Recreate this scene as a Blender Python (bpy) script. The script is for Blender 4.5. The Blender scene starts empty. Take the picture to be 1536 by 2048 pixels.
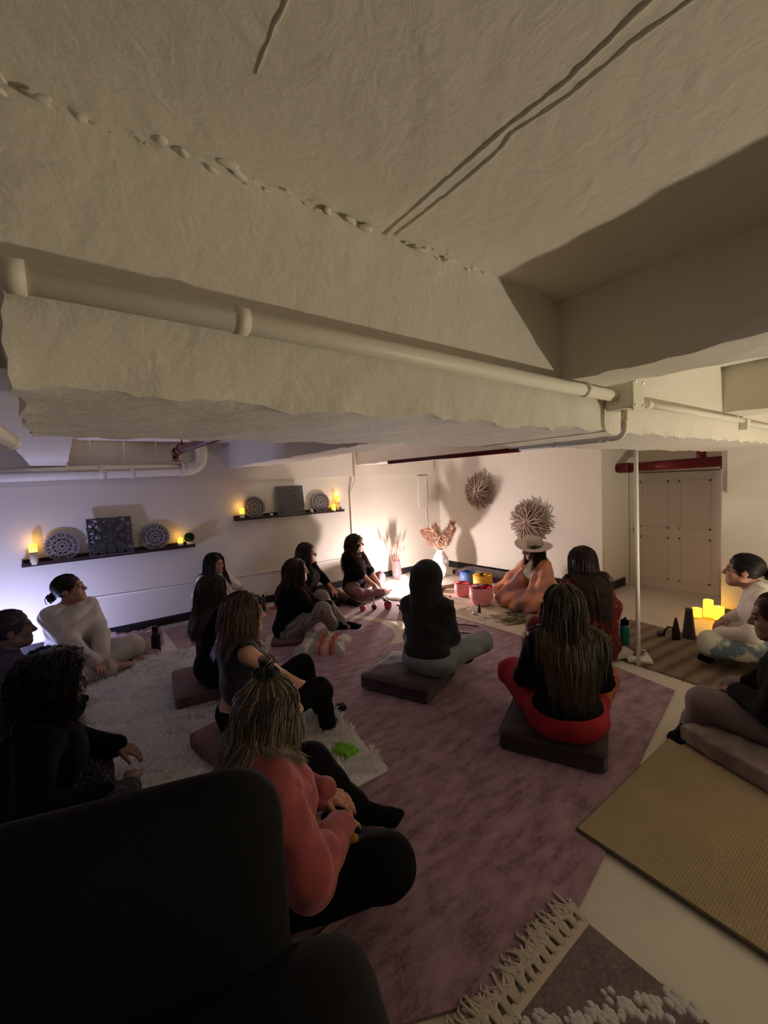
import bpy, math, random
import numpy as np
from mathutils import Vector, Matrix
random.seed(7); RNG = np.random.default_rng(7)
S = bpy.context.scene; COL = S.collection
pi = math.pi
def R_(d): return math.radians(d)

# ---------------------------------------------------------------- camera, world, lights, exposure
H = 1.65
yaw, pit, rol, FPX = R_(52.90), R_(3.93), R_(-2.68), 850.0
fw = Vector((math.cos(yaw)*math.cos(pit), math.sin(yaw)*math.cos(pit), -math.sin(pit)))
rt = fw.cross(Vector((0, 0, 1))).normalized(); up = rt.cross(fw)
rt2 = rt*math.cos(rol)+up*math.sin(rol); up2 = up*math.cos(rol)-rt*math.sin(rol)
cam = bpy.data.cameras.new('camera'); camo = bpy.data.objects.new('camera', cam); COL.objects.link(camo)
M = Matrix((rt2, up2, -fw)).transposed().to_4x4(); M.translation = (0, 0, H); camo.matrix_world = M
cam.sensor_fit = 'HORIZONTAL'; cam.sensor_width = 36; cam.lens = 36*FPX/1536; cam.clip_start = .02
S.camera = camo
w = bpy.data.worlds.new('world'); S.world = w; w.use_nodes = True
w.node_tree.nodes['Background'].inputs[0].default_value = (.5, .47, .45, 1)
w.node_tree.nodes['Background'].inputs[1].default_value = .0015
S.view_settings.view_transform = 'Standard'; S.view_settings.look = 'None'
S.view_settings.gamma = 1; S.view_settings.use_curve_mapping = False
S.view_settings.exposure = 0.0
S.cycles.use_denoising = True; S.cycles.max_bounces = 8; S.cycles.diffuse_bounces = 5
S.cycles.sample_clamp_indirect = 4

def lamp(name, loc, power, color, r=.04):
    l = bpy.data.lights.new(name, 'POINT'); l.energy = power; l.color = color; l.shadow_soft_size = r
    o = bpy.data.objects.new(name, l); o.location = loc; COL.objects.link(o); return o
# three real lamps stand on the floor: their lit globes (emission strengths here) light the room
GLOBE_MAIN, GLOBE_LEFT, GLOBE_RIGHT = 1180, 560, 2850
globes = [('altar', (4.10, 5.00, .17), (1, .82, .78)), ('left', (-.60, 5.18, .20), (.50, .52, 1)), ('right', (3.66, -1.20, .30), (1, .88, .66))]

# ---------------------------------------------------------------- helpers
def link(o, parent=None):
    COL.objects.link(o)
    if parent is not None: o.parent = parent
    return o
def tag(o, label=None, cat=None, group=None, kind=None):
    if label: o['label'] = label
    if cat: o['category'] = cat
    if group: o['group'] = group
    if kind: o['kind'] = kind
    return o
def empty(name, loc, label, cat, group=None, rz=0, sc=1):
    o = bpy.data.objects.new(name, None); COL.objects.link(o); o.location = loc; o.rotation_euler = (0, 0, rz); o.scale = (sc,)*3
    return tag(o, label, cat, group)
def npmesh(name, V, F, mats, parent=None, smooth=True, mi=None):
    """V (n,3), F (m,4) or (m,3) int arrays"""
    me = bpy.data.meshes.new(name); V = np.asarray(V, np.float32); F = np.asarray(F, np.int32); k = F.shape[1]
    me.vertices.add(len(V)); me.vertices.foreach_set('co', V.ravel())
    me.loops.add(F.size); me.loops.foreach_set('vertex_index', F.ravel())
    me.polygons.add(len(F)); me.polygons.foreach_set('loop_start', np.arange(0, F.size, k, dtype=np.int32))
    me.polygons.foreach_set('use_smooth', np.full(len(F), smooth, bool))
    for m in (mats if isinstance(mats, (list, tuple)) else [mats]): me.materials.append(m)
    if mi is not None: me.polygons.foreach_set('material_index', np.asarray(mi, np.int32))
    me.update(calc_edges=True); me.validate()
    return link(bpy.data.objects.new(name, me), parent)
class MB:
    """collects shapes for ONE mesh object"""
    def __init__(s): s.v = []; s.f = []; s.m = []; s.cur = 0
    def add(s, vs, fs):
        o = len(s.v); s.v += [tuple(v) for v in vs]; s.f += [tuple(i+o for i in f) for f in fs]; s.m += [s.cur]*len(fs); return s
    def box(s, c, d, rz=0, R=None):
        R = R or Matrix.Rotation(rz, 3, 'Z'); c = Vector(c)
        vs = [c+R @ Vector((x*d[0]/2, y*d[1]/2, z*d[2]/2)) for x in (-1, 1) for y in (-1, 1) for z in (-1, 1)]
        return s.add(vs, [(0, 1, 3, 2), (4, 6, 7, 5), (0, 4, 5, 1), (2, 3, 7, 6), (0, 2, 6, 4), (1, 5, 7, 3)])
    def tube(s, pts, r, n=10, cap=True):
        pts = [Vector(p) for p in pts]; N = len(pts); rs = r if isinstance(r, (list, tuple)) else [r]*N
        t0 = (pts[1]-pts[0]).normalized(); u = t0.orthogonal().normalized(); vs = []; fs = []
        for i, p in enumerate(pts):
            t = (pts[min(i+1, N-1)]-pts[max(i-1, 0)]).normalized(); u = (u-t*u.dot(t)).normalized(); v = t.cross(u)
            for k in range(n):
                a = 2*pi*k/n; vs.append(p+(u*math.cos(a)+v*math.sin(a))*rs[i])
        for i in range(N-1):
            for k in range(n):
                k2 = (k+1) % n; fs.append((i*n+k, i*n+k2, (i+1)*n+k2, (i+1)*n+k))
        if cap: fs.append(tuple(range(n-1, -1, -1))); fs.append(tuple((N-1)*n+k for k in range(n)))
        return s.add(vs, fs)
    def lathe(s, prof, c=(0, 0, 0), n=24, fn=None):
        vs = []; fs = []; c = Vector(c)
        for r, z in prof:
            for k in range(n):
                a = 2*pi*k/n; rr = r*(fn(a, z) if fn else 1); vs.append(c+Vector((rr*math.cos(a), rr*math.sin(a), z)))
        for i in range(len(prof)-1):
            for k in range(n):
                k2 = (k+1) % n; fs.append((i*n+k, i*n+k2, (i+1)*n+k2, (i+1)*n+k))
        if prof[0][0] > 1e-4: fs.append(tuple(range(n-1, -1, -1)))
        if prof[-1][0] > 1e-4: fs.append(tuple((len(prof)-1)*n+k for k in range(n)))
        return s.add(vs, fs)
    def ball(s, c, r, n=10, sc=(1, 1, 1), R=None):
        c = Vector(c); vs = []; fs = []; m = n//2+1
        for i in range(m+1):
            th = pi*i/m
            for k in range(n):
                a = 2*pi*k/n; q = Vector((math.sin(th)*math.cos(a)*sc[0], math.sin(th)*math.sin(a)*sc[1], math.cos(th)*sc[2]))*r
                vs.append(c+(R @ q if R else q))
        for i in range(m):
            for k in range(n):
                k2 = (k+1) % n; fs.append((i*n+k, (i+1)*n+k, (i+1)*n+k2, i*n+k2))
        return s.add(vs, fs)
    def prism(s, poly, z0, z1):
        n = len(poly); vs = [(x, y, z0) for x, y in poly]+[(x, y, z1) for x, y in poly]
        fs = [tuple(range(n-1, -1, -1)), tuple(range(n, 2*n))]+[(i, (i+1) % n, n+(i+1) % n, n+i) for i in range(n)]
        return s.add(vs, fs)
    def build(s, name, mats, parent=None, smooth=False, bevel=0, sub=0, loc=None):
        me = bpy.data.meshes.new(name); me.from_pydata([tuple(v) for v in s.v], [], s.f)
        for m in (mats if isinstance(mats, (list, tuple)) else [mats]): me.materials.append(m)
        me.polygons.foreach_set('material_index', s.m)
        me.polygons.foreach_set('use_smooth', [smooth]*len(me.polygons))
        me.update(); me.validate(); o = link(bpy.data.objects.new(name, me), parent)
        if loc: o.location = loc
        if bevel:
            b = o.modifiers.new('bevel', 'BEVEL'); b.width = bevel; b.segments = 3; b.limit_method = 'ANGLE'
        if sub:
            b = o.modifiers.new('subdivision', 'SUBSURF'); b.levels = sub; b.render_levels = sub
        return o

# ---------------------------------------------------------------- materials
def mat(name, col, rough=.85, bump=0, bscale=60, metal=0, emit=None, es=0, col2=None, nscale=8, spec=.3, dist=.004, stretch=None, detail=6, sheen=0, trans=0, contrast=(.35, .65)):
    m = bpy.data.materials.new(name); m.use_nodes = True; nt = m.node_tree; b = nt.nodes['Principled BSDF']
    b.inputs['Base Color'].default_value = (*col, 1); b.inputs['Roughness'].default_value = rough; b.inputs['Metallic'].default_value = metal
    b.inputs['Specular IOR Level'].default_value = spec; b.inputs['Sheen Weight'].default_value = sheen; b.inputs['Transmission Weight'].default_value = trans
    tc = nt.nodes.new('ShaderNodeTexCoord'); mp = nt.nodes.new('ShaderNodeMapping'); nt.links.new(tc.outputs['Object'], mp.inputs[0])
    if stretch: mp.inputs['Scale'].default_value = stretch
    if emit:
        b.inputs['Emission Color'].default_value = (*emit, 1); b.inputs['Emission Strength'].default_value = es
    if col2:
        n = nt.nodes.new('ShaderNodeTexNoise'); n.inputs['Scale'].default_value = nscale; n.inputs['Detail'].default_value = detail; nt.links.new(mp.outputs[0], n.inputs['Vector'])
        r = nt.nodes.new('ShaderNodeValToRGB'); r.color_ramp.elements[0].position = contrast[0]; r.color_ramp.elements[1].position = contrast[1]
        r.color_ramp.elements[0].color = (*col, 1); r.color_ramp.elements[1].color = (*col2, 1)
        nt.links.new(n.outputs['Fac'], r.inputs[0]); nt.links.new(r.outputs[0], b.inputs['Base Color'])
    if bump:
        n = nt.nodes.new('ShaderNodeTexNoise'); n.inputs['Scale'].default_value = bscale; n.inputs['Detail'].default_value = 5; nt.links.new(mp.outputs[0], n.inputs['Vector'])
        bp = nt.nodes.new('ShaderNodeBump'); bp.inputs['Strength'].default_value = bump; bp.inputs['Distance'].default_value = dist
        nt.links.new(n.outputs['Fac'], bp.inputs['Height']); nt.links.new(bp.outputs[0], b.inputs['Normal'])
    return m
def plaster(name, col, lump=.5):
    m = mat(name, col, .75, spec=.25); nt = m.node_tree; b = nt.nodes['Principled BSDF']; tc = [n for n in nt.nodes if n.type == 'TEX_COORD'][0]
    hs = None
    for sc, d, wgt, rng in ((2.6, 3, 1.0, (.5, .75)), (11, 6, .5, (.35, .75)), (38, 4, .22, (.3, .7)), (120, 2, .06, (.2, .8))):
        n = nt.nodes.new('ShaderNodeTexNoise'); n.inputs['Scale'].default_value = sc; n.inputs['Detail'].default_value = d; n.inputs['Distortion'].default_value = .6
        nt.links.new(tc.outputs['Object'], n.inputs['Vector'])
        r = nt.nodes.new('ShaderNodeMapRange'); r.inputs[1].default_value, r.inputs[2].default_value = rng; r.inputs[4].default_value = wgt
        nt.links.new(n.outputs['Fac'], r.inputs[0])
        if hs is None: hs = r.outputs[0]
        else:
            a = nt.nodes.new('ShaderNodeMath'); nt.links.new(hs, a.inputs[0]); nt.links.new(r.outputs[0], a.inputs[1]); hs = a.outputs[0]
    bp = nt.nodes.new('ShaderNodeBump'); bp.inputs['Strength'].default_value = lump; bp.inputs['Distance'].default_value = .012
    nt.links.new(hs, bp.inputs['Height']); nt.links.new(bp.outputs[0], b.inputs['Normal'])
    return m
WALL = mat('cream_wall_paint', (.70, .66, .58), .7, bump=.15, bscale=25, dist=.003)
CEIL = plaster('rough_plaster_paint', (.70, .66, .58), .42)
BEAM = plaster('smooth_beam_paint', (.70, .66, .57), .28)
PIPE = mat('painted_pipe_white', (.72, .68, .58), .45, bump=.1, bscale=30)
REDP = mat('oxblood_pipe_paint', (.13, .008, .013), .45)
BLACKB = mat('black_baseboard_paint', (.012, .011, .012), .5)
FLOOR = mat('painted_concrete_floor', (.60, .55, .48), .32, bump=.05, bscale=9, col2=(.54, .49, .43), nscale=2.5, spec=.4)
DOORM = mat('white_door_paint', (.66, .62, .56), .5)
BRASS = mat('aged_brass', (.5, .35, .15), .3, metal=1)
DARKW = mat('dark_walnut_shelf', (.028, .016, .014), .45, bump=.2, bscale=40, stretch=(1, 8, 8))
CHROME = mat('chrome', (.6, .6, .62), .18, metal=1)
# ---------------------------------------------------------------- implicit surfaces -> one continuous mesh
def rotm(yaw=0, pitch=0, roll=0):
    """columns = right, forward, up of a frame turned left by yaw, looking up by pitch (degrees)"""
    M_ = Matrix.Rotation(R_(yaw), 3, 'Z') @ Matrix.Rotation(R_(pitch), 3, 'X') @ Matrix.Rotation(R_(roll), 3, 'Y')
    return np.array(M_)
def A(*v): return np.array(v, float)
def rc(a, b, ra, rb=None, k=.02, op=1): return ('c', np.array(a, float), np.array(b, float), ra, ra if rb is None else rb, k, op)
def el(c, r, R=None, k=.02, op=1):
    r = np.array([r]*3 if np.isscalar(r) else r, float); return ('e', np.array(c, float), r, np.eye(3) if R is None else np.array(R, float), None, k, op)
def pd(pr, p):
    if pr[0] == 'c':
        a, b, ra, rb = pr[1:5]; ab = b-a; L = ab@ab+1e-12; t = np.clip(((p-a)@ab)/L, 0, 1)
        return np.linalg.norm(p-a-t[..., None]*ab, axis=-1)-(ra+(rb-ra)*t)
    c, r, R = pr[1:4]; q = (p-c)@R; k0 = np.linalg.norm(q/r, axis=-1); k1 = np.linalg.norm(q/(r*r), axis=-1)+1e-9
    return np.where(k0 < 1e-6, -r.min(), k0*(k0-1)/k1)
def smin(a, b, k):
    h = np.maximum(k-np.abs(a-b), 0)/k; return np.minimum(a, b)-h*h*k*.25
def comb(v, d, pr): return smin(v, d, pr[5]) if pr[6] > 0 else -smin(-v, d, pr[5])
def sdf(prims, p):
    v = np.full(p.shape[:-1], .6)
    for pr in prims: v = comb(v, pd(pr, p), pr)
    return v
def bounds(prims):
    lo = np.full(3, 9.); hi = -lo
    for pr in prims:
        if pr[6] < 0: continue
        if pr[0] == 'c': a = np.minimum(pr[1]-pr[3], pr[2]-pr[4]); b = np.maximum(pr[1]+pr[3], pr[2]+pr[4])
        else: e = np.sqrt(((pr[3]*pr[2])**2).sum(1)); a = pr[1]-e; b = pr[1]+e
        lo = np.minimum(lo, a); hi = np.maximum(hi, b)
    return lo, hi
def surf(prims, h, disp=None, zmin=None):
    lo, hi = bounds(prims); lo = lo-.02-h; hi = hi+.02+h; nb = np.ceil((hi-lo)/(8*h)).astype(int); B = 8*h
    g = np.stack(np.meshgrid(*[np.arange(n) for n in nb], indexing='ij'), -1).reshape(-1, 3)
    cen = lo+(g+.5)*B; cv = sdf(prims, cen); rad = B*.87
    act = np.abs(cv) < rad+.04
    cb = cv.reshape(nb); V = np.repeat(np.repeat(np.repeat(cb, 8, 0), 8, 1), 8, 2); V = np.pad(V, ((0, 1),)*3, mode='edge').astype(np.float32)
    ga = g[act]; ca = cen[act]; off = np.stack(np.meshgrid(*[np.arange(9)]*3, indexing='ij'), -1).reshape(-1, 3)
    P = (lo+(ga[:, None]*8+off[None])*h); v = np.full(P.shape[:2], .3)
    for pr in prims:
        s = pd(pr, ca) < rad+.07
        if pr[0] == 'e': s = pd(pr, ca) < rad*1.6+.09
        if s.any(): v[s] = comb(v[s], pd(pr, P[s]), pr)
    if disp is not None:
        for i in range(0, len(P), 400): v[i:i+400] += disp(P[i:i+400])
    if zmin is not None: v = np.maximum(v, zmin-P[..., 2])
    ix = (ga[:, None]*8+off[None]).reshape(-1, 3); V[ix[:, 0], ix[:, 1], ix[:, 2]] = v.reshape(-1)
    s = V < 0; n = np.array(V.shape)-1
    cnt = sum(s[i:i+n[0], j:j+n[1], k:k+n[2]].astype(np.int8) for i in (0, 1) for j in (0, 1) for k in (0, 1))
    m = (cnt > 0) & (cnt < 8); idx = np.argwhere(m); ci = np.full(n, -1, np.int32); ci[m] = np.arange(len(idx))
    cor = [(i, j, k) for i in (0, 1) for j in (0, 1) for k in (0, 1)]
    cval = np.stack([V[idx[:, 0]+i, idx[:, 1]+j, idx[:, 2]+k] for i, j, k in cor], 1)
    acc = np.zeros((len(idx), 3)); num = np.zeros(len(idx))
    for x in range(8):
        for y in range(x+1, 8):
            dlt = np.array(cor[y])-np.array(cor[x])
            if abs(dlt).sum() != 1: continue
            a = cval[:, x]; b = cval[:, y]; cr = (a < 0) != (b < 0); t = np.where(cr, a/np.where(cr, a-b, 1), 0)
            acc += cr[:, None]*(np.array(cor[x])+t[:, None]*dlt); num += cr
    vert = lo+h*(idx+acc/np.maximum(num, 1)[:, None]); F = []
    for ax in range(3):
        o = [0, 0, 0]; o[ax] = 1; sh = [slice(0, n[i]+1-o[i]) for i in range(3)]
        a = s[sh[0], sh[1], sh[2]]; b = s[o[0]:, o[1]:, o[2]:]; e = np.argwhere(a != b); sg = a[e[:, 0], e[:, 1], e[:, 2]]
        u, w_ = [(1, 2), (2, 0), (0, 1)][ax]; ok = (e[:, u] > 0) & (e[:, w_] > 0) & (e[:, u] < n[u]) & (e[:, w_] < n[w_]); e = e[ok]; sg = sg[ok]; q = []
        for du, dw in ((-1, -1), (0, -1), (0, 0), (-1, 0)):
            c = e.copy(); c[:, u] += du; c[:, w_] += dw; q.append(ci[c[:, 0], c[:, 1], c[:, 2]])
        q = np.stack(q, 1); q[~sg] = q[~sg][:, ::-1]; F.append(q)
    return vert, np.concatenate(F)
def wrinkle(amp, f=30., dirz=1.):
    def d(p):
        x, y, z = p[..., 0], p[..., 1], p[..., 2]
        return amp*(.8-1.5*np.abs(np.sin(.5*f*x+.35*f*z+1.8*np.sin(f*.4*z+1)+1.5*np.sin(f*.5*y)))**.6+.7*np.sin(f*x+2.1*np.sin(f*.45*z+1)+1.5*np.sin(f*.5*y))*np.sin(f*.8*z*dirz+2.3*np.sin(f*.4*x+2)+f*.3*y)+.5*np.sin(f*1.9*z+2*np.sin(f*.7*y)+f*.6*x))
    return d
def blob(name, prims, h, m, parent, disp=None, mi=None, zmin=None):
    V, F = surf(prims, h, disp, zmin)
    return npmesh(name, V, F, m, parent, True, mi(V[F].mean(1)) if mi else None)
# ---------------------------------------------------------------- the room
def slab(name, lo, hi, m, kind='structure', sub=None):
    b = MB(); lo = Vector(lo); hi = Vector(hi); b.box((lo+hi)/2, hi-lo)
    return tag(b.build(name, m), kind=kind)
CZ = 2.27; XL, XR, YN = -4.2, 6.66, -4.5
slab('floor', (XL, YN, -.1), (8, 6.1, 0), FLOOR)
slab('ceiling', (XL, YN, CZ), (8, 6.1, CZ+.1), CEIL)
slab('wall_left', (XL, 5.88, 0), (6.0, 6.05, CZ), WALL)
slab('wall_far', (5.80, 2.79, 0), (6.0, 5.88, CZ), WALL)
slab('wall_alcove_left', (6.0, 2.79, 0), (6.8, 2.95, CZ), WALL)
slab('wall_alcove_back', (6.66, 1.3, 0), (6.8, 2.79, CZ), WALL)
slab('wall_right', (5.70, YN, 0), (6.66, 1.455, CZ), WALL)
slab('wall_back', (XL, YN-.1, 0), (8, YN, CZ), WALL)
slab('wall_side', (XL-.1, YN, 0), (XL, 6.1, CZ), WALL)
slab('baseboard_left', (XL, 5.862, 0), (5.80, 5.88, .10), BLACKB)
slab('baseboard_far', (5.782, 2.772, 0), (5.80, 5.862, .115), BLACKB)
slab('baseboard_alcove', (5.80, 2.772, 0), (6.45, 2.79, .115), BLACKB)
slab('baseboard_right', (5.682, .2, 0), (5.70, 1.455, .10), BLACKB)
slab('wall_right_bulkhead', (5.66, -1.6, 1.37), (5.70, 1.40, 1.84), WALL)

def lumpy_beam(name, lo, hi, m, rough_edges=(), amp=.006, step=.035):
    """box with gridded faces, corners softened and knocked about like hand-trowelled plaster"""
    lo = np.array(lo, float); hi = np.array(hi, float); n = np.maximum(1, ((hi-lo)/step).astype(int)); V = []; F = []
    for ax in range(3):
        a, b = [i for i in range(3) if i != ax]
        for side in (0, 1):
            o = len(V); gx = np.linspace(lo[a], hi[a], n[a]+1); gy = np.linspace(lo[b], hi[b], n[b]+1)
            for x in gx:
                for y in gy:
                    p = [0, 0, 0]; p[a] = x; p[b] = y; p[ax] = (lo, hi)[side][ax]; V.append(p)
            for i in range(n[a]):
                for j in range(n[b]):
                    q = [o+i*(n[b]+1)+j, o+(i+1)*(n[b]+1)+j, o+(i+1)*(n[b]+1)+j+1, o+i*(n[b]+1)+j+1]
                    F.append(q if (side == 1) ^ (ax == 1) else q[::-1])
    V = np.array(V); c = (lo+hi)/2
    def nz(p, f, s): return np.sin(p[:, 0]*f+s+1.7*np.sin(p[:, 1]*f*.7+s))*np.sin(p[:, 1]*f*1.13+2*s+1.3*np.sin(p[:, 2]*f*.9))*np.cos(p[:, 2]*f*.83+s+np.sin(p[:, 0]*f*1.9))
    d = np.stack([nz(V, f, s)+.6*nz(V, f*2.7, s+3)+.35*nz(V, f*6.1, s+5)+.45*nz(V, f*11.3, s+7)*np.exp(-(np.sort(np.minimum(V-lo, hi-V), 1)[:, 1]/.04)**2) for f, s in ((7, .3), (8, 1.9), (9, 4.1))], 1)
    # stronger wobble close to the box edges
    near = np.minimum(V-lo, hi-V); srt = np.sort(near, 1)[:, 1]; k = amp*(.35+1.6*np.exp(-(srt/.025)**2))
    V = V+d*k[:, None]
    # round the edge a little
    V = V+(c-V)*0
    return tag(npmesh(name, V, F, m), kind='structure')
lumpy_beam('trim_1', (-.05, .86, 1.82), (5.70, 1.50, CZ+.02), CEIL, step=.022)      # the big near beam
slab('trim_2', (XL, .86, 2.02), (-.05, 1.50, CZ), BEAM)
lumpy_beam('trim_3', (1.49, YN, 1.985), (1.74, .87, CZ+.02), BEAM, amp=.004)           # cross beams on the near side
lumpy_beam('trim_4', (3.37, YN, 1.99), (3.80, .87, CZ+.02), BEAM, amp=.003, step=.05)
lumpy_beam('trim_5', (1.83, 1.49, 1.945), (2.23, 5.9, CZ+.02), BEAM, amp=.004, step=.05)
lumpy_beam('trim_6', (-.22, 1.49, 1.99), (.08, 5.9, CZ+.02), BEAM, amp=.004, step=.05)
lumpy_beam('trim_7', (3.88, 1.49, 1.96), (4.28, 5.9, CZ+.02), BEAM, amp=.004, step=.05)
slab('trim_8', (XL, 5.82, 1.775), (5.62, 5.89, CZ), WALL)                                  # boxed strip along the top of the left wall
slab('trim_9', (-1.9, 1.49, 1.99), (-1.5, 5.9, CZ), BEAM)
# ragged plaster ridges: along the big beam's top edge and along the ceiling seams
def ridge(name, pts, r, amp, seed, m=CEIL, step=.006):
    rs = random.Random(seed); pr = []
    for a, b in zip(pts[:-1], pts[1:]):
        a = Vector(a); b = Vector(b); n = max(2, int((b-a).length/(r*2.4)))
        for i in range(n):
            c = a.lerp(b, (i+rs.random())/n)+Vector([rs.gauss(0, amp) for _ in range(3)]); k_ = rs.random()**1.5*1.3+.35
            if rs.random() < .35 and r > .003: continue
            pr.append(el(c, A(r*k_*rs.uniform(1.2, 3.4), r*k_*rs.uniform(.7, 1.5), r*k_*rs.uniform(.5, 1.3)), rotm(rs.uniform(-12, 12) if r < .003 else rs.uniform(-40, 40)), min(.012, r*2.2)))
    V, F = surf(pr, max(.0022, r*.5)); return tag(npmesh(name, V, F, m), kind='structure')
def seam(name, pts, r, amp, seed, m=CEIL):
    rs = random.Random(seed); P = []; rr = []
    for a, b_ in zip(pts[:-1], pts[1:]):
        a = Vector(a); b_ = Vector(b_); n = max(2, int((b_-a).length/.012))
        for i in range(n): P.append(a.lerp(b_, i/n)+Vector((rs.gauss(0, amp), 0, rs.gauss(0, amp*.3)))); rr.append(r*rs.uniform(.7, 1.25))
    P.append(Vector(pts[-1])); rr.append(r*.5); b = MB(); b.tube(P, rr, 8); return tag(b.build(name, m, smooth=True), kind='structure')
ridge('trim_10', [(-.05, .855, 2.262), (.3, .852, 2.262), (.75, .856, 2.265), (1.2, .858, 2.268), (1.49, .86, 2.27)], .0042, .007, 3)
seam('trim_11', [(.696, .86, 2.2695), (.687, .66, 2.2695), (.682, .48, 2.2695), (.688, .38, 2.2695), (.672, .26, 2.2695), (.68, -.6, 2.2695)], .0042, .0006, 5)
seam('trim_12', [(.720, .85, 2.2695), (.722, .66, 2.2695), (.715, .53, 2.2695), (.700, .49, 2.2695), (.716, .39, 2.2695), (.711, .28, 2.2695), (.72, .2, 2.2695), (.715, -.6, 2.2695)], .0034, .0010, 6)
seam('trim_13', [(.282, .64, 2.2695), (.279, .56, 2.2695), (.281, .40, 2.2695)], .0028, .0006, 8)

# door in the alcove
b = MB(); b.box((6.64, 2.22, .80), (.04, 1.02, 1.62))
d = b.build('door_1', DOORM); tag(d, kind='structure')
b = MB()
for y0, y1 in ((1.80, 2.16), (2.28, 2.64)):
    for z0, z1 in ((.12, .72), (.84, 1.50)):
        for (ya, yb, za, zb) in ((y0, y1, z0, z0+.02), (y0, y1, z1-.02, z1), (y0, y0+.02, z0, z1), (y1-.02, y1, z0, z1)):
            b.box((6.616, (ya+yb)/2, (za+zb)/2), (.012, yb-ya, zb-za))
b.build('door_panel', DOORM, d)
b = MB(); b.ball((6.585, 2.70, .80), .025, 12); b.tube([(6.62, 2.70, .80), (6.585, 2.70, .80)], .012, 8); b.box((6.617, 2.70, .80), (.006, .05, .06)); b.build('door_knob', BRASS, d, smooth=True)
b = MB(); b.box((6.64, 2.755, .85), (.06, .05, 1.7)); b.box((6.64, 1.68, .85), (.06, .05, 1.7)); b.box((6.64, 2.22, 1.66), (.06, 1.1, .06)); tag(b.build('door_2_frame', DOORM), kind='structure').name = 'trim_15'

# pipes and conduits
def arc(p0, p1, p2, n=8):
    p0, p1, p2 = map(Vector, (p0, p1, p2)); return [p0*(1-t)**2+p1*2*t*(1-t)+p2*t*t for t in [i/n for i in range(n+1)]]
def pipe(name, pts, r, m, label, cat, joints=(), n=16):
    b = MB(); b.tube(pts, r, n); o = tag(b.build(name, m, smooth=True), label, cat)
    for a, c_ in joints:
        b = MB(); b.tube([a, c_], r*1.12, n); b.build('coupling', m, o, smooth=True)
    return o
o = pipe('ceiling_pipe', [(-.6, .815, 1.975), (1.80, .815, 1.955)], .022, PIPE, 'long cream pipe running across the near face of the big plaster beam', 'pipe',
     joints=(((-.04, .815, 1.97), (-.015, .815, 1.97)), ((.285, .815, 1.968), (.31, .815, 1.968)), ((1.56, .815, 1.957), (1.60, .815, 1.957))))
pipe('ceiling_pipe', [(1.92, .83, 1.95), (3.7, .835, 1.955)], .016, PIPE, 'thinner cream pipe continuing to the right of the junction box', 'pipe', joints=(((2.14, .83, 1.951), (2.19, .83, 1.951)),))
pipe('ceiling_pipe', [(3.82, .835, 1.945), (5.66, .835, 1.93)], .016, PIPE, 'short cream pipe on the beam nearest the right wall', 'pipe')
b = MB(); b.box((1.86, .80, 1.955), (.11, .10, .11)); o = tag(b.build('junction_box', PIPE, bevel=.006), 'cream metal junction box on the big beam between two pipes', 'electrical box')
b = MB(); b.box((1.86, .747, 1.955), (.10, .006, .13)); b.build('cover_plate', PIPE, o, bevel=.002)
for dx, dz in ((-.035, .045), (.035, .045), (-.035, -.045), (.035, -.045)): b = MB(); b.ball((1.86+dx, .743, 1.955+dz), .005, 8); b.build('screw', CHROME, o)
pipe('electrical_conduit', [(1.86, .80, 1.90), (1.86, .80, 1.83)]+arc((1.86, .80, 1.83), (1.86, .80, 1.79), (1.86, .84, 1.79))+[(1.86, 1.36, 1.79)], .012, PIPE, 'slim cream conduit dropping from the junction box and turning under the beam', 'conduit',
     joints=(((1.86, .80, 1.865), (1.86, .80, 1.845)), ((1.86, .86, 1.79), (1.86, .90, 1.79)), ((1.86, 1.10, 1.79), (1.86, 1.12, 1.79))))
b = MB(); b.box((3.76, .835, 1.93), (.07, .045, .07)); tag(b.build('junction_box', PIPE, bevel=.004), 'small cream box on the beam where the thin pipe ends', 'electrical box')
pipe('sprinkler_pipe', [(1.86, 1.30, 1.785), (1.84, 2.35, 1.79)], .013, REDP, 'thin dark red pipe end under the beam left of the twig wreaths', 'pipe')
o = pipe('sprinkler_pipe', [(.66, 1.6, 1.92), (.63, 3.1, 1.92)], .024, REDP, 'short red sprinkler pipe hanging over the left shelf', 'pipe', joints=(((.63, 3.02, 1.92), (.63, 3.12, 1.92)),))
b = MB(); b.tube([(.63, 3.1, 1.92), (.63, 3.1, 1.87)], .022, 12); b.lathe([(.004, 0), (.032, .003), (.032, .006), (.004, .009)], (.63, 3.1, 1.855), 14); b.build('sprinkler_head', REDP, o, smooth=True)
b = MB(); b.tube([(.63, 2.9, 1.94), (.63, 2.9, 2.27)], .004, 6); b.tube([Vector((.63+.03*math.cos(a), 2.9, 1.925+.03*math.sin(a))) for a in [2*pi*i/16 for i in range(17)]], .004, 6); b.build('hanger', REDP, o)
o = pipe('sprinkler_main', [(6.25, 1.46, 1.72), (6.25, 2.79, 1.70)], .062, REDP, 'thick dark red sprinkler main above the white door', 'pipe', joints=(((6.25, 2.62, 1.70), (6.25, 2.76, 1.70)), ((6.25, 1.48, 1.72), (6.25, 1.58, 1.72))))
b = MB(); b.tube([(6.25, 1.80, 1.74), (6.25, 1.80, 1.9)], .05, 14); b.build('branch_tee', REDP, o, smooth=True)
el_ = [(-4.1, 5.72, 1.86), (1.25, 5.72, 1.93)]+arc((1.25, 5.72, 1.93), (1.46, 5.72, 1.93), (1.46, 5.72, 2.12))+[(1.46, 5.72, 2.27)]
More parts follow.
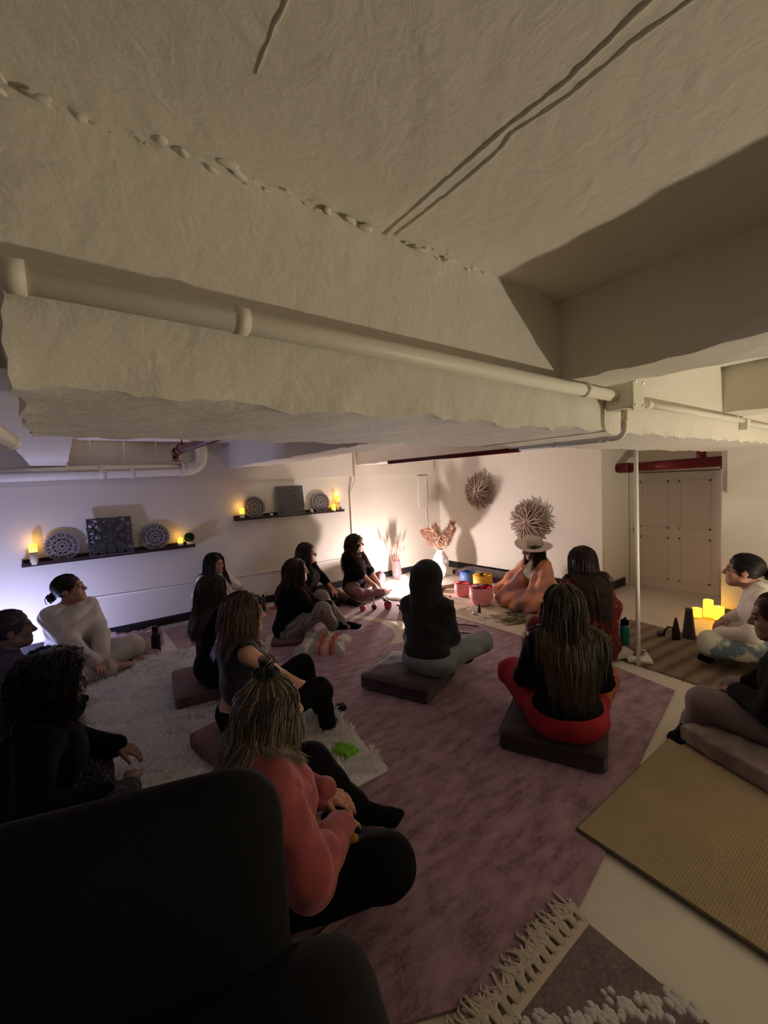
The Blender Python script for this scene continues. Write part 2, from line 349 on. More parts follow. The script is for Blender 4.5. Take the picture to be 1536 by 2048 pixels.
o = pipe('drain_pipe', el_, .075, PIPE, 'wide white pipe along the top of the left wall with an upturned elbow', 'pipe', joints=(((.36, 5.72, 1.918), (.42, 5.72, 1.919)), ((.66, 5.72, 1.922), (.70, 5.72, 1.923)), ((1.21, 5.72, 1.93), (1.25, 5.72, 1.93))), n=20)
for x in (.30, .62, .95): b = MB(); b.tube([(x, 5.72, 1.9), (x, 5.72, 2.27)], .005, 6); b.build('hanger_rod', PIPE, o)
pipe('ceiling_pipe', [(.1, 3.6, 2.15), (1.82, 3.7, 2.15)], .03, PIPE, 'thin white pipe high between the two cross beams at left', 'pipe')
pipe('ceiling_pipe', [(-.13, .75, 1.80), (-.09, 1.46, 1.80)], .018, PIPE, 'cream pipe at the left edge running under the beam end', 'pipe', joints=(((-.092, 1.44, 1.80), (-.09, 1.47, 1.80)),))
pipe('ceiling_pipe', [(-.7, 2.6, 1.86), (-.33, 2.75, 1.86)], .04, PIPE, 'pale pipe stub at the far left below the ceiling', 'pipe', joints=(((-.40, 2.72, 1.86), (-.37, 2.735, 1.86)),))
pipe('wall_conduit', [(.08, 5.868, .49), (1.4, 5.868, .455), (3.6, 5.868, .45)], .009, PIPE, 'slim cream conduit running low along the left wall', 'conduit')
pipe('wall_pipe', [(3.83, 5.80, 2.25), (3.83, 5.80, 1.80)]+arc((3.83, 5.80, 1.80), (3.84, 5.80, 1.68), (3.79, 5.84, 1.6))+[(3.76, 5.86, 1.52), (3.76, 5.86, .1)], .014, PIPE, 'thin kinked pipe down the left wall beside the far shelf', 'pipe')
b = MB(); b.box((5.35, 5.86, 1.45), (.22, .03, .58)); b.tube([(5.42, 5.86, 1.16), (5.45, 5.86, .6)], .008, 8); tag(b.build('breaker_panel', WALL, bevel=.004), 'flat cream painted panel on the corner wall above the pampas', 'panel')
pipe('floor_pole', [(3.79, 1.53, 0), (3.76, 1.53, 1.83)], .0165, mat('white_pole_gloss', (.85, .83, .76), .35), 'thin white vertical pole standing between the rugs', 'pole')
b = MB(); b.box((2.62, 5.872, .30), (.07, .012, .11)); o = tag(b.build('wall_socket', PIPE, bevel=.003), 'white wall socket behind the seated pair by the left wall', 'socket')
b = MB(); b.ball((2.62, 5.85, .28), .028, 12, (1, .7, 1)); b.build('plug', BLACKB, o, smooth=True)
# ---------------------------------------------------------------- people
def unit(v): return v/(np.linalg.norm(v)+1e-9)
def ik(S_, W, l1, l2, hint):
    d = W-S_; L = np.linalg.norm(d)
    if L > (l1+l2)*.995: W = S_+d/L*(l1+l2)*.995; d = W-S_; L = np.linalg.norm(d)
    u = d/L; a = (l1*l1-l2*l2+L*L)/(2*L); h_ = math.sqrt(max(l1*l1-a*a, 0)); hv = hint-u*(hint@u); return S_+u*a+unit(hv)*h_, W
def hand(W, d, nrm, side, curl=24, rr=1.):
    """W wrist, d direction of the palm, nrm palm-facing normal, side=+1 when the thumb is on +lat"""
    d = unit(d); nrm = unit(nrm-d*(nrm@d)); lat = np.cross(d, nrm)*side; out = []
    c = W+d*.045; out += [rc(W-d*.01, W+d*.02, .023, .024, .015), rc(W+d*.02-lat*.012, W+d*.075-lat*.026, .017, .013, .012), rc(W+d*.02, W+d*.082, .017, .0135, .012), rc(W+d*.02+lat*.012, W+d*.075+lat*.026, .017, .013, .012)]
    for i, (o, L) in enumerate(((.029, .070), (.0105, .079), (-.0095, .073), (-.028, .057))):
        p = W+d*(.082-abs(i-1.2)*.004)+lat*o; a = R_(curl*(.55+.1*i)); dr = unit(d+lat*(o*1.6)); r = .0088*rr-(.0008 if i == 3 else 0)
        for f_ in (.46, .31, .23):
            v = dr*math.cos(a)+nrm*math.sin(a); q = p+v*L*f_; out.append(rc(p, q, r, r*.9, .004)); p = q; r *= .9; a += R_(curl)
    p = W+d*.026+lat*.026; v1 = unit(d*.72+lat*.62+nrm*.25); q = p+v1*.036; v2 = unit(d*.9+lat*.28+nrm*.34); q2 = q+v2*.030; q3 = q2+unit(v2+nrm*.2)*.022
    out += [rc(W+d*.012+lat*.014, p, .018, .0145, .014), rc(p, q, .0135, .0112, .006), rc(q, q2, .0108, .0098, .004), rc(q2, q3, .0098, .008, .004)]
    return out
def foot(An, T, bare=True):
    d = unit(T-An); out = [rc(An-d*.03+A(0, 0, -.01), An+d*.05, .033, .030, .03), rc(An+d*.04, An+d*.13, .030, .026, .03), rc(An, An+d*.1, .030, .028, .03)]
    lat = unit(np.cross(d, A(0, 0, 1)))
    for i in range(5):
        o = (i-2)*.0155; out.append(rc(An+d*.13+lat*o, An+d*(.175-.006*abs(i))+lat*o*1.1, .0125, .009, .006))
    return out
def headprims(Hc, R, s=1.):
    q = lambda x, y, z: Hc+R @ (A(x, y, z)*s)
    P = [el(q(0, -.012, .035), A(.075, .095, .085)*s, R, .02), el(q(0, .026, -.028), A(.058, .064, .086)*s, R, .03), el(q(0, .058, -.088), A(.026, .026, .022)*s, R, .03),
         rc(q(-.05, .01, -.062), q(-.02, .062, -.088), .020*s, .018*s, .03), rc(q(.05, .01, -.062), q(.02, .062, -.088), .020*s, .018*s, .03),
         el(q(-.034, .062, -.03), A(.024, .022, .022)*s, R, .025), el(q(.034, .062, -.03), A(.024, .022, .022)*s, R, .025),
         rc(q(-.03, .080, .026), q(.03, .080, .026), .010*s, .010*s, .02),
         el(q(-.031, .100, .004), A(.016, .013, .010)*s, R, .014, -1), el(q(.031, .100, .004), A(.016, .013, .010)*s, R, .014, -1),
         rc(q(0, .088, .016), q(0, .110, -.026), .007*s, .0115*s, .014), el(q(-.012, .100, -.030), A(.009, .009, .007)*s, R, .008), el(q(.012, .100, -.030), A(.009, .009, .007)*s, R, .008),
         el(q(-.031, .082, .003), .0115*s, R, .003), el(q(.031, .082, .003), .0115*s, R, .003),
         rc(q(-.019, .086, -.056), q(.019, .086, -.056), .0055*s, .0055*s, .006), rc(q(-.014, .087, -.065), q(.014, .087, -.065), .0065*s, .0065*s, .006),
         el(q(-.077, -.006, -.006), A(.010, .020, .032)*s, R, .008), el(q(.077, -.006, -.006), A(.010, .020, .032)*s, R, .008)]
    return P
def headmi(Hc, R, s):
    def f(c):
        q = ((c-Hc) @ R)/s; x, y, z = np.abs(q[:, 0]), q[:, 1], q[:, 2]; m = np.zeros(len(c), int)
        m[(y > .085) & (np.hypot(x/.021, (z+.061)/.0085) < 1)] = 1
        e = (y > .078) & (np.hypot((x-.031)/.013, (z-.004)/.0055) < 1); m[e] = 2
        m[(y > .075) & (x > .013) & (x < .052) & (np.abs(z-.026+.12*np.abs(x-.032)) < .0045)] = 3
        return m
    return f
_mc = {}
def M_(key, *a, **k):
    if key not in _mc: _mc[key] = mat(key, *a, **k)
    return _mc[key]
def hairmat(name, root, tip, hi, mix=.5):
    m = bpy.data.materials.new(name); m.use_nodes = True; nt = m.node_tree; b = nt.nodes['Principled BSDF']; b.inputs['Roughness'].default_value = .42; b.inputs['Specular IOR Level'].default_value = .35
    at = nt.nodes.new('ShaderNodeAttribute'); at.attribute_name = 'strand'; sp = nt.nodes.new('ShaderNodeSeparateColor'); nt.links.new(at.outputs['Color'], sp.inputs[0])
    r = nt.nodes.new('ShaderNodeValToRGB'); r.color_ramp.elements[0].position = .25; r.color_ramp.elements[1].position = .85; r.color_ramp.elements[0].color = (*root, 1); r.color_ramp.elements[1].color = (*tip, 1); nt.links.new(sp.outputs[0], r.inputs[0])
    mr = nt.nodes.new('ShaderNodeMapRange'); mr.inputs[1].default_value = mix; mr.inputs[2].default_value = mix+.25; nt.links.new(sp.outputs[1], mr.inputs[0])
    mx = nt.nodes.new('ShaderNodeMix'); mx.data_type = 'RGBA'; nt.links.new(mr.outputs[0], mx.inputs[0]); nt.links.new(r.outputs[0], mx.inputs[6]); mx.inputs[7].default_value = (*hi, 1)
    nt.links.new(mx.outputs[2], b.inputs['Base Color']); return m
def strands(paths, r, parent, m, name='hair', capV=None, capF=None):
    """paths (N,K,3) -> one mesh of thin tapering locks, plus the scalp cap"""
    N, K, _ = paths.shape; t = np.gradient(paths, axis=1); t /= np.linalg.norm(t, axis=2, keepdims=True)+1e-9
    u = np.cross(t, A(.31, .2, .93)); u /= np.linalg.norm(u, axis=2, keepdims=True)+1e-9; v = np.cross(t, u)
    tt = np.linspace(0, 1, K); prof = np.minimum(1, .6+tt*3)*np.sqrt(np.clip(1.02-tt**2.2, 0, 1)); rr = (r*prof)[None, :, None]*(.7+.6*RNG.random((N, 1, 1)))
    V = np.stack([paths+rr*(math.cos(a)*u+math.sin(a)*v) for a in (0, 2.1, 4.2)], 2); V = V.reshape(-1, 3)
    n, k, j = np.meshgrid(np.arange(N), np.arange(K-1), np.arange(3), indexing='ij'); b0 = (n*K+k)*3; j2 = (j+1) % 3
    F = np.stack([b0+j, b0+j2, b0+3+j2, b0+3+j], -1).reshape(-1, 4)
    c = np.stack([np.broadcast_to(tt, (N, K)), np.broadcast_to(RNG.random((N, 1)), (N, K))], -1); c = np.repeat(c.reshape(-1, 2), 3, 0)
    if capV is not None: F = np.concatenate([F, capF+len(V)]); V = np.concatenate([V, capV]); c = np.concatenate([c, np.tile([[.1, .2]], (len(capV), 1))])
    o = npmesh(name, V, F, m, parent); a = o.data.attributes.new('strand', 'FLOAT_COLOR', 'POINT')
    a.data.foreach_set('color', np.concatenate([c, np.zeros((len(c), 1)), np.ones((len(c), 1))], 1).astype(np.float32).ravel()); return o

LEG_R = ((.33, .25, .12), (-.06, .37, .06), (-.21, .40, .05)); LEG_L = ((-.33, .25, .12), (.08, .27, .055), (.22, .30, .045))
def person(label, loc, face, sc=1.08, seat=0, lean=4, side=0, head=(0, 0, 0), legs=(LEG_R, LEG_L), hands=((.10, .27, .17), (-.10, .27, .17)), hnorm=((0, 0, -1), (0, 0, -1)), elb=((1, -.4, -.5), (-1, -.4, -.5)),
           skin=(.50, .27, .19), top=None, pants=None, feet=None, sleeve=(1, 1), hair=None, h=.0075, curl=22, girth=1.0, group=None, hem=.02, neckhole=True, hdir=(None, None), twist=0, hh=None):
    E = empty('person', loc, label, 'person', group, R_(face-90), sc)
    Rt = rotm(twist, -lean, side); P0 = A(0, 0, .105+seat); q = lambda x, y, z: P0+Rt @ A(x, y, z)
    bodyp = []; g = girth
    torso = [el(P0+A(0, .0, .0), A(.165*g, .125*g, .105), None, .06), el(q(0, 0, .14), A(.125*g, .09*g, .11), Rt, .08), el(q(0, 0, .29), A(.132*g, .095*g, .14), Rt, .08),
             rc(q(-.115, -.005, .402), q(.115, -.005, .402), .042, .042, .07), rc(q(0, -.01, .36), q(0, -.01, .44), .085, .05, .06),
             el(q(-.065, .085*g, .275), A(.058, .05, .06), Rt, .05), el(q(.065, .085*g, .275), A(.058, .05, .06), Rt, .05)]
    Rh = Rt @ rotm(head[0], head[1]+lean*.8, head[2]); Nk = q(0, .0, .44); Hc = Nk+Rt @ A(0, .028, .075)+Rh @ A(0, .01, .062)
    neck = [rc(Nk, Hc+Rh @ A(0, -.022, -.055), .052, .050, .035)]
    hd = headprims(Hc, Rh)
    arms = []; hnd = []; sl = []; J = {}
    for i, sx in ((0, 1), (1, -1)):
        Sh = q(sx*.146, -.005, .392); W = np.array(hands[i], float)+A(0, 0, seat*.6); El, W = ik(Sh, W, .265, .235, np.array(elb[i], float))
        arms += [rc(Sh, El, .043*g, .034*g, .03), rc(El, W, .035*g, .023, .02)]
        f = sleeve[i]
        if f > 0:
            sl.append(rc(Sh, Sh+(El-Sh)*min(1, f*2), .050*g, (.050-.008*min(1, f*2))*g, .05))
            if f > .5: sl.append(rc(El, El+(W-El)*min(1, (f-.5)*2), .042*g, .042*g-.012*(f-.5)*2, .03))
        d = unit(np.array(hdir[i], float)) if hdir[i] is not None else unit(unit(W-El)+A(0, .3, -.25)); hnd += hand(W, d, np.array(hnorm[i], float), sx, curl)
        J['W%d' % i] = W; J['E%d' % i] = El; J['S%d' % i] = Sh
    lg = []; ft = []; lp = []
    for i, sx in ((0, 1), (1, -1)):
        K, An, T = [np.array(v, float) for v in legs[i]]; K = K+A(0, 0, seat*.75); An = An+A(0, 0, seat*.15); T = T+A(0, 0, seat*.1)
        Hp = P0+A(sx*.085, .03, -.015); lg += [rc(Hp, K, .082*g, .055*g, .05), rc(K, An, .052*g, .034, .03)]; ft += foot(An, T)
        lp += [rc(Hp, K, .094*g, .069*g, .07), rc(K, An+(K-An)*.03, .066*g, .047, .04)]
    allb = torso+neck+arms+lg+ft+hd+hnd
    sk = M_('skin_%d' % int(skin[0]*100), skin, .55, bump=.1, bscale=90, dist=.001); lip = M_('lips_%d' % int(skin[0]*100), (skin[0]*.85, skin[1]*.5, skin[2]*.55), .4)
    eye = M_('eye_dark', (.03, .02, .018), .15, spec=.6); br = M_('eyebrow_dark', (.03, .018, .012), .8)
    blob('body', allb, h if hh is None else hh, [sk, lip, eye, br], E, None, headmi(Hc, Rh, 1.))
    col = list(torso)+neck+arms
    if top:
        k_, mt, ex = top[0], top[1], (top[2] if len(top) > 2 else {}); gr = ex.get('g', .014); fat = ex.get('fat', 0)
        T_ = []
        for pr in torso:
            if pr[0] == 'e': T_.append(el(pr[1], pr[2]+gr+fat*.5, pr[3], .09))
            else: T_.append(rc(pr[1], pr[2], pr[3]+gr*.7, pr[4]+gr*.7, .06))
        if ex.get('crop'): T_ = T_[1:]
        if ex.get('crop', 0) == 2: T_.append(el(P0+A(0, 0, .055), A(.166*g, .128*g, .07), None, .06))
        T_ += [rc(p[1], p[2], p[3]+gr*.6+fat*.35, p[4]+gr*.6+fat*.3, p[5]) for p in sl]
        if ex.get('hood_down'): T_.append(rc(q(-.07, -.06, .46), q(.07, -.06, .46), .035, .035, .05))
        if ex.get('turtle'): T_.append(rc(Nk, Nk+(Hc-Nk)*.25, .062, .058, .02))
        T_.append(rc(Nk+Rt @ A(0, .0, .00), Nk+Rt @ A(0, .02, .14), .050*ex.get('neck', 1), .060*ex.get('neck', 1), .012, -1)) if not ex.get('turtle') else None
        blob(k_, T_, h, mt, E, wrinkle(ex.get('w', .0035), ex.get('f', 27)))
        col += T_
    if pants:
        L_ = [el(P0+A(0, 0, -.005), A(.172*g, .132*g, .11), None, .06)]+lp
        fat = pants[2] if len(pants) > 2 else 0
        L_ = [el(p[1], p[2]+fat*.3, p[3], p[5]) if p[0] == 'e' else rc(p[1], p[2], p[3]+fat*.6, p[4]+fat, p[5]) for p in L_]
        blob(pants[0], L_, h, pants[1], E, wrinkle(.004, 24), zmin=.004)
        col += L_
    if feet:
        F_ = [rc(p[1], p[2], p[3]+.006, p[4]+.005, .02) for p in ft]; F_ = [p for p in F_]
        for i in (0, 1):
            An = np.array(legs[i][1], float)+A(0, 0, seat*.15); K = np.array(legs[i][0], float)+A(0, 0, seat*.75); F_.append(rc(An, An+unit(K-An)*.07, .042, .045, .03))
        fo = F_[:8]+[F_[16]]; fl_ = F_[8:16]+[F_[17]]
        for fp in (fo, fl_): blob(feet[0], fp, h, feet[1], E)
    E_ = dict(E=E, Hc=Hc, Rh=Rh, Nk=Nk, q=q, Rt=Rt, col=col, P0=P0, J=J, h=h, hd=hd)
    if hair: make_hair(E_, **hair)
    return E_
def make_hair(E_, style='long', m=None, length=.4, n=300, r=.0017, kids=7, pull=1.2, back=.5, wave=.0, wf=30., bun=None, parth=.0, vol=1.0, cap=True, minz=-.02, maxz=9, nocap=False, spread=.0, mb=None, fringe=.0):
    Hc, Rh, col = E_['Hc'], E_['Rh'], E_['col']; q = lambda x, y, z: Hc+Rh @ A(x, y, z)
    cc = A(0, -.016, .038); cr = A(.083, .103, .091)*A(vol, vol, 1+(vol-1)*.6)
    capP = [el(Hc+Rh @ cc, cr, Rh, .02)]
    if style != 'updo': capP.append(el(q(0, -.045, -.03), A(.078, .062, .09)*vol, Rh, .05))
    capP.append(el(q(0, .112+fringe, -.035), A(.068, .072, .098), Rh, .012, -1))
    capV, capF = surf(capP, E_['h'])
    rng = RNG; d = rng.normal(size=(n*4, 3)); d /= np.linalg.norm(d, axis=1, keepdims=True); p = cc+d*cr
    fm = ((p[:, 0]/.072)**2+((p[:, 1]-.112)/.070)**2+((p[:, 2]+.035)/.104)**2 > 1) & (p[:, 2] > minz) & (p[:, 2] < maxz) & (p[:, 1] < .064)
    p = p[fm][:n]; n = len(p); root = Hc+p @ Rh.T
    K = max(6, int(length/.022)) if style == 'long' else 12
    if style == 'long':
        colp = col+[el(Hc+Rh @ cc, cr*.985, Rh, .02), el(q(0, .03, -.03), A(.064, .066, .09), Rh, .03)]
        lx = p[:, 0]-parth; dirl = np.stack([np.sign(lx)*(.16+spread), -back-.2*(p[:, 1] > 0), np.full(n, .02)], 1); nr_ = (p-cc)/cr**2; nr_ /= np.linalg.norm(nr_, axis=1, keepdims=True); dirl = dirl-nr_*np.sum(dirl*nr_, 1, keepdims=True)*1.05; dr = dirl @ Rh.T
        seg = (length*(.68+.42*rng.random((n, 1))))/K; pos = root.copy(); path = [pos.copy()]; ph = rng.random((n, 1))*6.28; gdir = A(0, 0, -1)
        latd = rng.normal(size=(n, 3))*A(.10, .10, .02)
        for k in range(K):
            lx_ = (pos-Hc) @ E_['Rt']; gd = gdir[None]+np.outer(-pull*lx_[:, 0]*np.clip(-lx_[:, 2]*6, 0, 1), E_['Rt'][:, 0])-np.outer(np.full(n, back*.10), E_['Rt'][:, 1]); dr = dr*.5+gd*.55+latd*.25; dr /= np.linalg.norm(dr, axis=1, keepdims=True)
            new = pos+dr*seg; off = .003+.009*vol*rng.random((n, 1))[:, 0]
            for _ in range(2):
                s = sdf(colp, new); e = .004; gr = np.stack([sdf(colp, new+A(*(e if i == a else 0 for i in range(3))))-s for a in range(3)], 1)/e
                gr /= np.linalg.norm(gr, axis=1, keepdims=True)+1e-6; push = np.maximum(off-s, 0)[:, None]; new = new+gr*push
            loc = (new-Hc) @ Rh; bad = (loc[:, 1] > .035) & (np.abs(loc[:, 0]) < .066) & (loc[:, 2] < .07) & (loc[:, 2] > -.14)
            loc[bad, 0] = np.where(p[bad, 0] >= 0, 1, -1)*np.maximum(np.abs(loc[bad, 0])+.012, .05); loc[bad, 1] -= .008; new = np.where(bad[:, None], Hc+loc @ Rh.T, new)
            new[:, 2] = np.maximum(new[:, 2], .012)
            dr = new-pos; dr /= np.linalg.norm(dr, axis=1, keepdims=True)+1e-9; pos = new; path.append(pos.copy())
        path = np.stack(path, 1)
        g_ = np.repeat(path, kids, 0); t_ = np.linspace(0, 1, K+1)[None, :, None]; n = len(g_); path = g_+rng.normal(size=(n, 1, 3))*A(.006, .006, .003)*(.6+.6*t_)+rng.normal(size=(n, 1, 3))*A(.004, .004, 0)*t_**2; ph = np.repeat(ph, kids, 0)+rng.normal(size=(n, 1))*.4
        if wave:
            kk = np.arange(K+1)[None, :]; amp = wave*np.minimum(1, kk/4.)
            path[..., 0] += amp*np.sin(kk*length/K*wf+ph); path[..., 1] += amp*np.cos(kk*length/K*wf*.9+ph*1.3)
    else:
        bl = A(*bun); tt = np.linspace(0, 1, K)[None, :, None]; a = (p-cc)/cr; b = unit((bl-cc)/cr); nn = a[:, None]*(1-tt)+b*tt; nn /= np.linalg.norm(nn, axis=2, keepdims=True)
        loc = cc+nn*cr*(1.012+.02*rng.random((n, 1, 1))); path = Hc+loc @ Rh.T; path = np.repeat(path, 3, 0); path = path+rng.normal(size=(len(path), 1, 3))*.0022
    o = strands(path, r, E_['E'], m, 'hair', None if nocap else capV, capF)
    if bun is not None:
        br = mb or .036; bc = Hc+Rh @ (A(*bun)); nb = 90; ax = unit(Rh @ unit(A(*bun)-cc)); u = unit(np.cross(ax, A(.1, .2, 1))); v = np.cross(ax, u); P = []
        for i in range(nb):
            a0 = rng.random()*6.28; R1 = br*(.35+.65*rng.random()); hgt = rng.normal()*br*.35; t = np.linspace(0, 4.2, 12); tilt = rng.normal()*.35
            P.append(bc+ax*(br*.55)+np.outer(np.cos(t+a0)*R1, u)+np.outer(np.sin(t+a0)*R1, v)+np.outer(hgt+np.sin(t*1.3+a0)*br*.3+np.cos(t+a0)*R1*tilt, ax))
        P = [a_+RNG.normal(size=3)*.002 for a_ in P for _ in range(2)]
        bV, bF = surf([el(bc+ax*br*.5, A(br, br, br)*.85, None, .01)], .006)
        strands(np.array(P), .0022, o, m, 'hair_bun', bV, bF)
    return o
BLK = mat('black_jersey', (.005, .005, .0055), .95, bump=.2, bscale=200, dist=.001, spec=.1)
BLK2 = mat('charcoal_knit', (.013, .013, .014), .95, bump=.5, bscale=160, dist=.002, sheen=.15)
SWT = mat('cream_sweatshirt', (.42, .39, .35), .95, bump=.3, bscale=120, dist=.002, sheen=.2)
WHT = mat('white_cotton', (.72, .70, .68), .9, bump=.2, bscale=120, dist=.001)
PNK = mat('faded_red_sweatshirt', (.34, .075, .08), .95, bump=.3, bscale=140, dist=.002, col2=(.26, .055, .06), nscale=14, sheen=.2)
DENIM = mat('grey_denim', (.22, .25, .28), .9, bump=.3, bscale=220, dist=.001, col2=(.17, .20, .23), nscale=9)
MARO = mat('dusky_maroon_leggings', (.13, .055, .06), .85, bump=.1)
GREYL = mat('mauve_grey_leggings', (.16, .12, .13), .85, bump=.1)
H_BLK = hairmat('black_hair', (.010, .007, .006), (.014, .009, .008), (.03, .02, .018), .75)
H_DBR = hairmat('dark_brown_hair', (.016, .009, .007), (.035, .018, .012), (.06, .032, .02), .72)
H_BRN = hairmat('brown_hair', (.05, .025, .018), (.10, .055, .035), (.20, .13, .09), .62)
H_BLD = hairmat('blonde_streaked_hair', (.045, .03, .02), (.17, .125, .09), (.42, .34, .25), .60)
H_OMB = hairmat('dark_hair_with_pale_ends', (.016, .010, .008), (.09, .06, .035), (.36, .26, .14), .78)
RK = lambda *a: a
# 1 cream sweatshirt woman by the left lamp
person('person in a loose cream sweatshirt with a low dark bun, sitting by the left wall', (-.02, 4.82, .02), -62, 1.12, .03, lean=2, head=(40, 12, 0), girth=1.12,
       top=('sweatshirt', SWT, dict(fat=.03, w=.007, f=28)), pants=('trousers', mat('pale_linen_trousers', (.40, .38, .37), .95, bump=.3), .02), hands=((.06, .36, .16), (-.02, .34, .17)), skin=(.34, .18, .13),
       hair=dict(style='updo', n=600, m=H_DBR, bun=(0, -.125, -.015), mb=.034))
# 2 dark profile at far left
person('person in a dark violet hooded top, in profile in front of the blue-white lamp', (-.43, 3.78, .03), 2, 1.1, 0, lean=6, head=(0, 4, 0), skin=(.14, .09, .10),
       top=('hooded_top', mat('dark_violet_fleece', (.045, .035, .08), .95, bump=.3), dict(fat=.01, hood_down=True)), pants=('trousers', BLK), feet=('sock', BLK), hair=dict(style='updo', n=600, m=hairmat('violet_black_hair', (.035, .026, .06), (.04, .03, .07), (.05, .04, .08), .8), bun=(0, -.115, .0), mb=.01))
# 3 curly hair foreground left
person('person with big dark curly hair and black clothes, in deep shadow behind the chair', (-.24, 2.50, .045), 2, 1.12, 0, lean=10, head=(0, -4, 0), skin=(.22, .12, .09), girth=1.1,
       top=('sweater', BLK, dict(fat=.02)), pants=('trousers', mat('dark_speckled_knit_trousers', (.012, .012, .013), .9, col2=(.09, .09, .09), nscale=90, contrast=(.52, .6)), .005), hands=((.28, .24, .26), (-.2, .34, .2)),
       hair=dict(style='long', m=H_BLK, length=.20, n=420, wave=.016, wf=75, vol=1.2, back=.2, spread=.4, pull=0), legs=(((.30, .26, .20), (-.02, .36, .06), (-.16, .40, .05)), LEG_L))
# 4 white t-shirt by the wall
person('person in a white t-shirt with straight black hair, against the wall near the topiary', (1.46, 5.54, .014), -80, 1.06, 0, lean=0, head=(22, 0, 0), sleeve=(.32, .32), skin=(.40, .22, .17),
       top=('t_shirt', WHT, dict(fat=.012)), pants=('trousers', BLK), feet=('sock', BLK), hands=((.24, .28, .18), (-.24, .28, .18)), hair=dict(style='long', m=H_BLK, length=.34, parth=.0))
# 5 black top, half-up long brown hair, back view
person('person in long black sleeves with long brown hair on the mauve box cushion', (.85, 3.42, .03), 12, 1.04, .12, lean=1, head=(-6, 0, 0), top=('top', BLK, dict(g=.01)), pants=('trousers', BLK), feet=('sock', BLK),
       skin=(.36, .2, .15), hair=dict(style='long', m=hairmat('brown_black_hair', (.018, .011, .009), (.07, .045, .035), (.13, .095, .08), .70), length=.36, back=.9, pull=2.5, spread=-.1))
# 6 sleeveless black top
P6 = person('person in a sleeveless black top with a bare arm, on the quilted pink cushion', (.78, 2.60, .03), 2, 1.06, .12, lean=3, head=(-14, 0, 0), sleeve=(0, 0), skin=(.46, .24, .16), girth=1.02,
       top=('sleeveless_top', BLK2, dict(g=.008, crop=1)), pants=('leggings', BLK), feet=('sock', BLK), legs=(((.20, .42, .20), (.14, .50, -.02), (.05, .62, -.03)), ((-.02, .42, .28), (-.02, .56, -.03), (-.02, .70, -.03))), hands=((.13, .40, .20), (-.05, .38, .24)),
       hair=dict(style='long', m=H_BRN, length=.24, n=420, wave=.004, wf=30, vol=1.0, back=.9, parth=.01, pull=1.5))
# 7 faded red sweatshirt, nearest
P7 = person('person in a faded red sweatshirt with streaked blonde hair in a black scrunchie', (.455, 1.555, .016), -2, 1.08, .05, lean=9, head=(2, -4, 0), skin=(.46, .25, .18), girth=1.2,
       top=('sweatshirt', PNK, dict(fat=.038, w=.0045, f=38, hood_down=True)), pants=('leggings', BLK, .008), feet=('sock', BLK), legs=(((.33, .36, .20), (-.02, .40, .06), (-.18, .42, .05)), ((-.20, .34, .27), (-.10, .52, .06), (.0, .62, .05))),
       hands=((.17, .27, .27), (-.02, .30, .28)), h=.006, hair=dict(style='long', m=H_BLD, length=.22, n=800, maxz=.085, pull=3.5, r=.0013, kids=8, wave=.006, wf=26, vol=1.0, back=1.1, spread=-.1))
# 8 black cardigan, plaid trousers
PLAID = mat('grey_check_trousers', (.26, .235, .22), .9); nt = PLAID.node_tree; bs = nt.nodes['Principled BSDF']; mp = [n for n in nt.nodes if n.type == 'MAPPING'][0]
wv = nt.nodes.new('ShaderNodeTexBrick'); wv.offset = 0; wv.inputs['Scale'].default_value = 28; wv.inputs['Mortar Size'].default_value = .09; wv.inputs['Color1'].default_value = (.27, .245, .235, 1); wv.inputs['Color2'].default_value = (.23, .21, .20, 1); wv.inputs['Mortar'].default_value = (.11, .095, .09, 1); wv.inputs['Brick Width'].default_value = .6; wv.inputs['Row Height'].default_value = .6
nt.links.new(mp.outputs[0], wv.inputs['Vector']); nt.links.new(wv.outputs['Color'], bs.inputs['Base Color'])
person('person in a black cardigan and grey checked trousers, beside the striped folded blanket', (1.86, 4.30, .014), -30, 1.08, 0, lean=10, head=(4, 3, 0), skin=(.44, .22, .17), top=('cardigan', BLK, dict(fat=.022)), pants=('trousers', PLAID, .012), feet=('sock', BLK),
       legs=(((.17, .36, .30), (.06, .46, .10), (-.02, .60, .05)), ((-.14, .34, .34), (-.02, .56, .07), (.0, .70, .05))), hands=((-.02, .42, .30), (.06, .42, .27)), hdir=((-1, .1, 0), (1, .1, 0)), hnorm=((0, -1, 0), (0, -1, 0)),
       hair=dict(style='long', m=hairmat('maroon_brown_hair', (.022, .011, .009), (.05, .022, .017), (.08, .035, .025), .72), length=.36, wave=.006, vol=1.04))
# 9 black top against wall
person('person in a black top with sleek dark hair, just behind the one in checked trousers', (2.52, 5.20, .014), -60, 1.10, 0, lean=4, head=(16, 0, 0), sleeve=(.72, .72), skin=(.46, .27, .2), top=('top', BLK, dict(fat=.01)), pants=('trousers', mat('dark_plum_trousers', (.05, .028, .032), .9)), feet=('sock', BLK),
       legs=(((.28, .26, .10), (-.05, .36, .05), (-.2, .38, .05)), ((-.30, .24, .10), (-.22, .52, .05), (-.16, .64, .04))), hands=((.08, .17, .10), (-.26, .25, .18)), hdir=((0, .2, -1), None), hair=dict(style='long', m=H_DBR, length=.30, back=.5))
